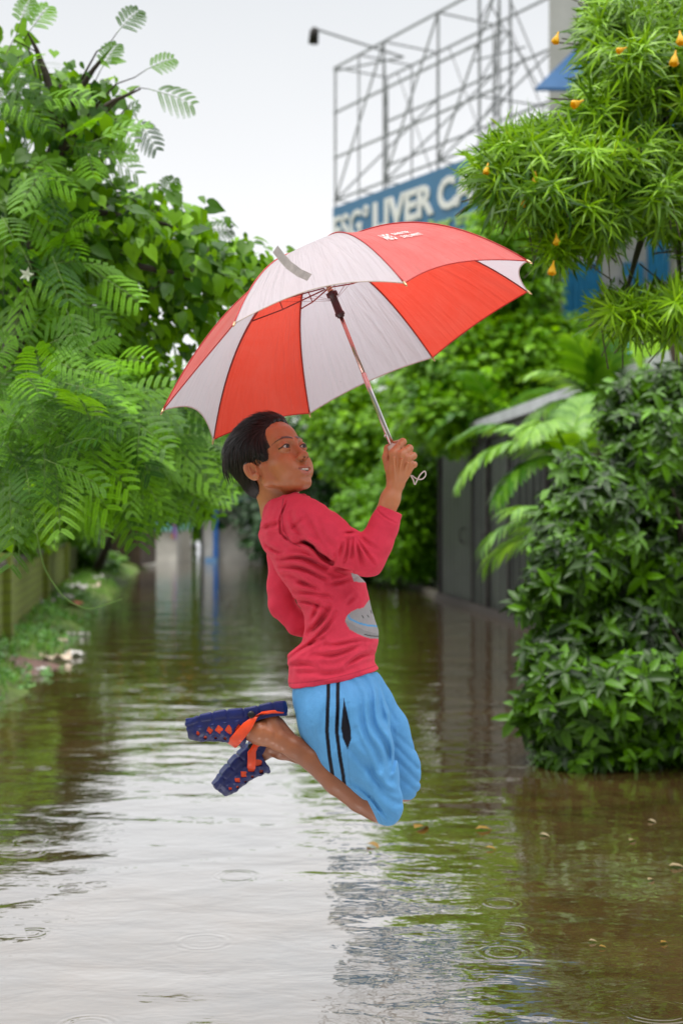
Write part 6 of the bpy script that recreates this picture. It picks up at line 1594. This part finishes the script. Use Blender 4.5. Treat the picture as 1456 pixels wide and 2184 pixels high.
for i, (px, py, sz, mi, lb) in enumerate(((212, 1253, .07, 0, 'white crumpled scrap farthest along the grass verge'), (144, 1259, .06, 0, 'small white scrap close under the mossy wall'), (195, 1272, .09, 2, 'long beige scrap at the edge of the far grass'), (165, 1280, .09, 0, 'pale grey wrapper on the waterline mid verge'), (140, 1303, .08, 0, 'flat whitish bag lying on the waterline left of the orange scrap'), (158, 1310, .06, 1, 'orange-red scrap on the waterline'), (95, 1318, .08, 0, 'grey-white bag half in the grass'), (152, 1357, .035, 0, 'tiny white scrap floating off the herbs'), (178, 1357, .035, 0, 'tiny white scrap floating farther from the herbs'), (136, 1370, .03, 2, 'small beige scrap floating near the herbs'), (160, 1400, .055, 0, 'white plastic scrap floating beyond the beige wrapper'), (120, 1410, .08, 2, 'beige and orange wrapper floating off the herbs'), (33, 1430, .06, 0, 'white scrap on the brown mud at the left edge'), (92, 1432, .03, 0, 'pale fleck of plastic beside the herbs'))):
    scrap(px, py, sz, mi, 200 + i, lb)
M_yleaf = leaf_mat('yellow_floating_leaf', (.22, .12, .006), (.32, .19, .01), .1, .4); M_bleaf = leaf_mat('pale_floating_leaf', (.26, .20, .10), (.34, .28, .16), .1, .4)
for i, (px, py, ln, mi, lb) in enumerate(((906, 1770, .10, 0, 'narrow yellow leaf floating below the boy knees'), (1036, 1771, .085, 0, 'broad yellow leaf floating right of the boy'), (1048, 1811, .05, 0, 'small orange-yellow leaf floating just nearer than the broad one'), (1162, 1782, .05, 1, 'pale brown leaf floating before the bush'), (1352, 1796, .045, 1, 'cream petal floating near the bush'), (1446, 1850, .07, 1, 'cream scrap of leaf at the right edge of the water'), (1390, 1752, .045, 1, 'whitish petal floating close to the bush'), (1265, 2010, .03, 1, 'tiny white petal in the near right water'), (1418, 2014, .03, 0, 'tiny yellow petal in the near right corner'), (1392, 1880, .04, 1, 'thin tan leaf floating in the brown water'), (800, 1802, .075, 0, 'yellow-green leaf drifting under the ripples left of the others'), (1285, 2022, .025, 0, 'orange speck of petal beside the tiny white one'))):
    p = on_water(px, py); p[2] = .006; a = VR.random() * 1.2 - .6
    V, Fc, k = leaf_batch('oval', p[None] - np.array([[ln / 2 * math.cos(a), 0, 0]]), np.array([[math.cos(a), math.sin(a) * 1.5, .06]]), np.array([[0, 0, 1.]]), [ln * .85], .7)
    o = mesh_obj('floating_leaf', V, Fc, (M_yleaf, M_bleaf)[mi], attrs={'v': np.full(len(V), VR.random())}); tag(o, lb, 'leaf', 'fallen leaves afloat on the flood')
p = on_water(8, 1425); V, Q = grid_sheet(np.linspace(-1, 1, 16), np.linspace(-1, 1, 12), lambda a, b: np.clip(1 - a * a - b * b, -.2, 1) * .09 + .025 * np.sin(a * 11 + 2 * b) * np.cos(b * 9))
o = mesh_obj('mud_heap', V * (.55, .5, 1) + (p[0] - .1, p[1], .0), Q, simple('red_brown_mud', (.10, .045, .03), .5, var=.5, scale=12, bump=.6), None, True); tag(o, 'reddish brown mud heap at the waterline on the left edge', 'mud heap')
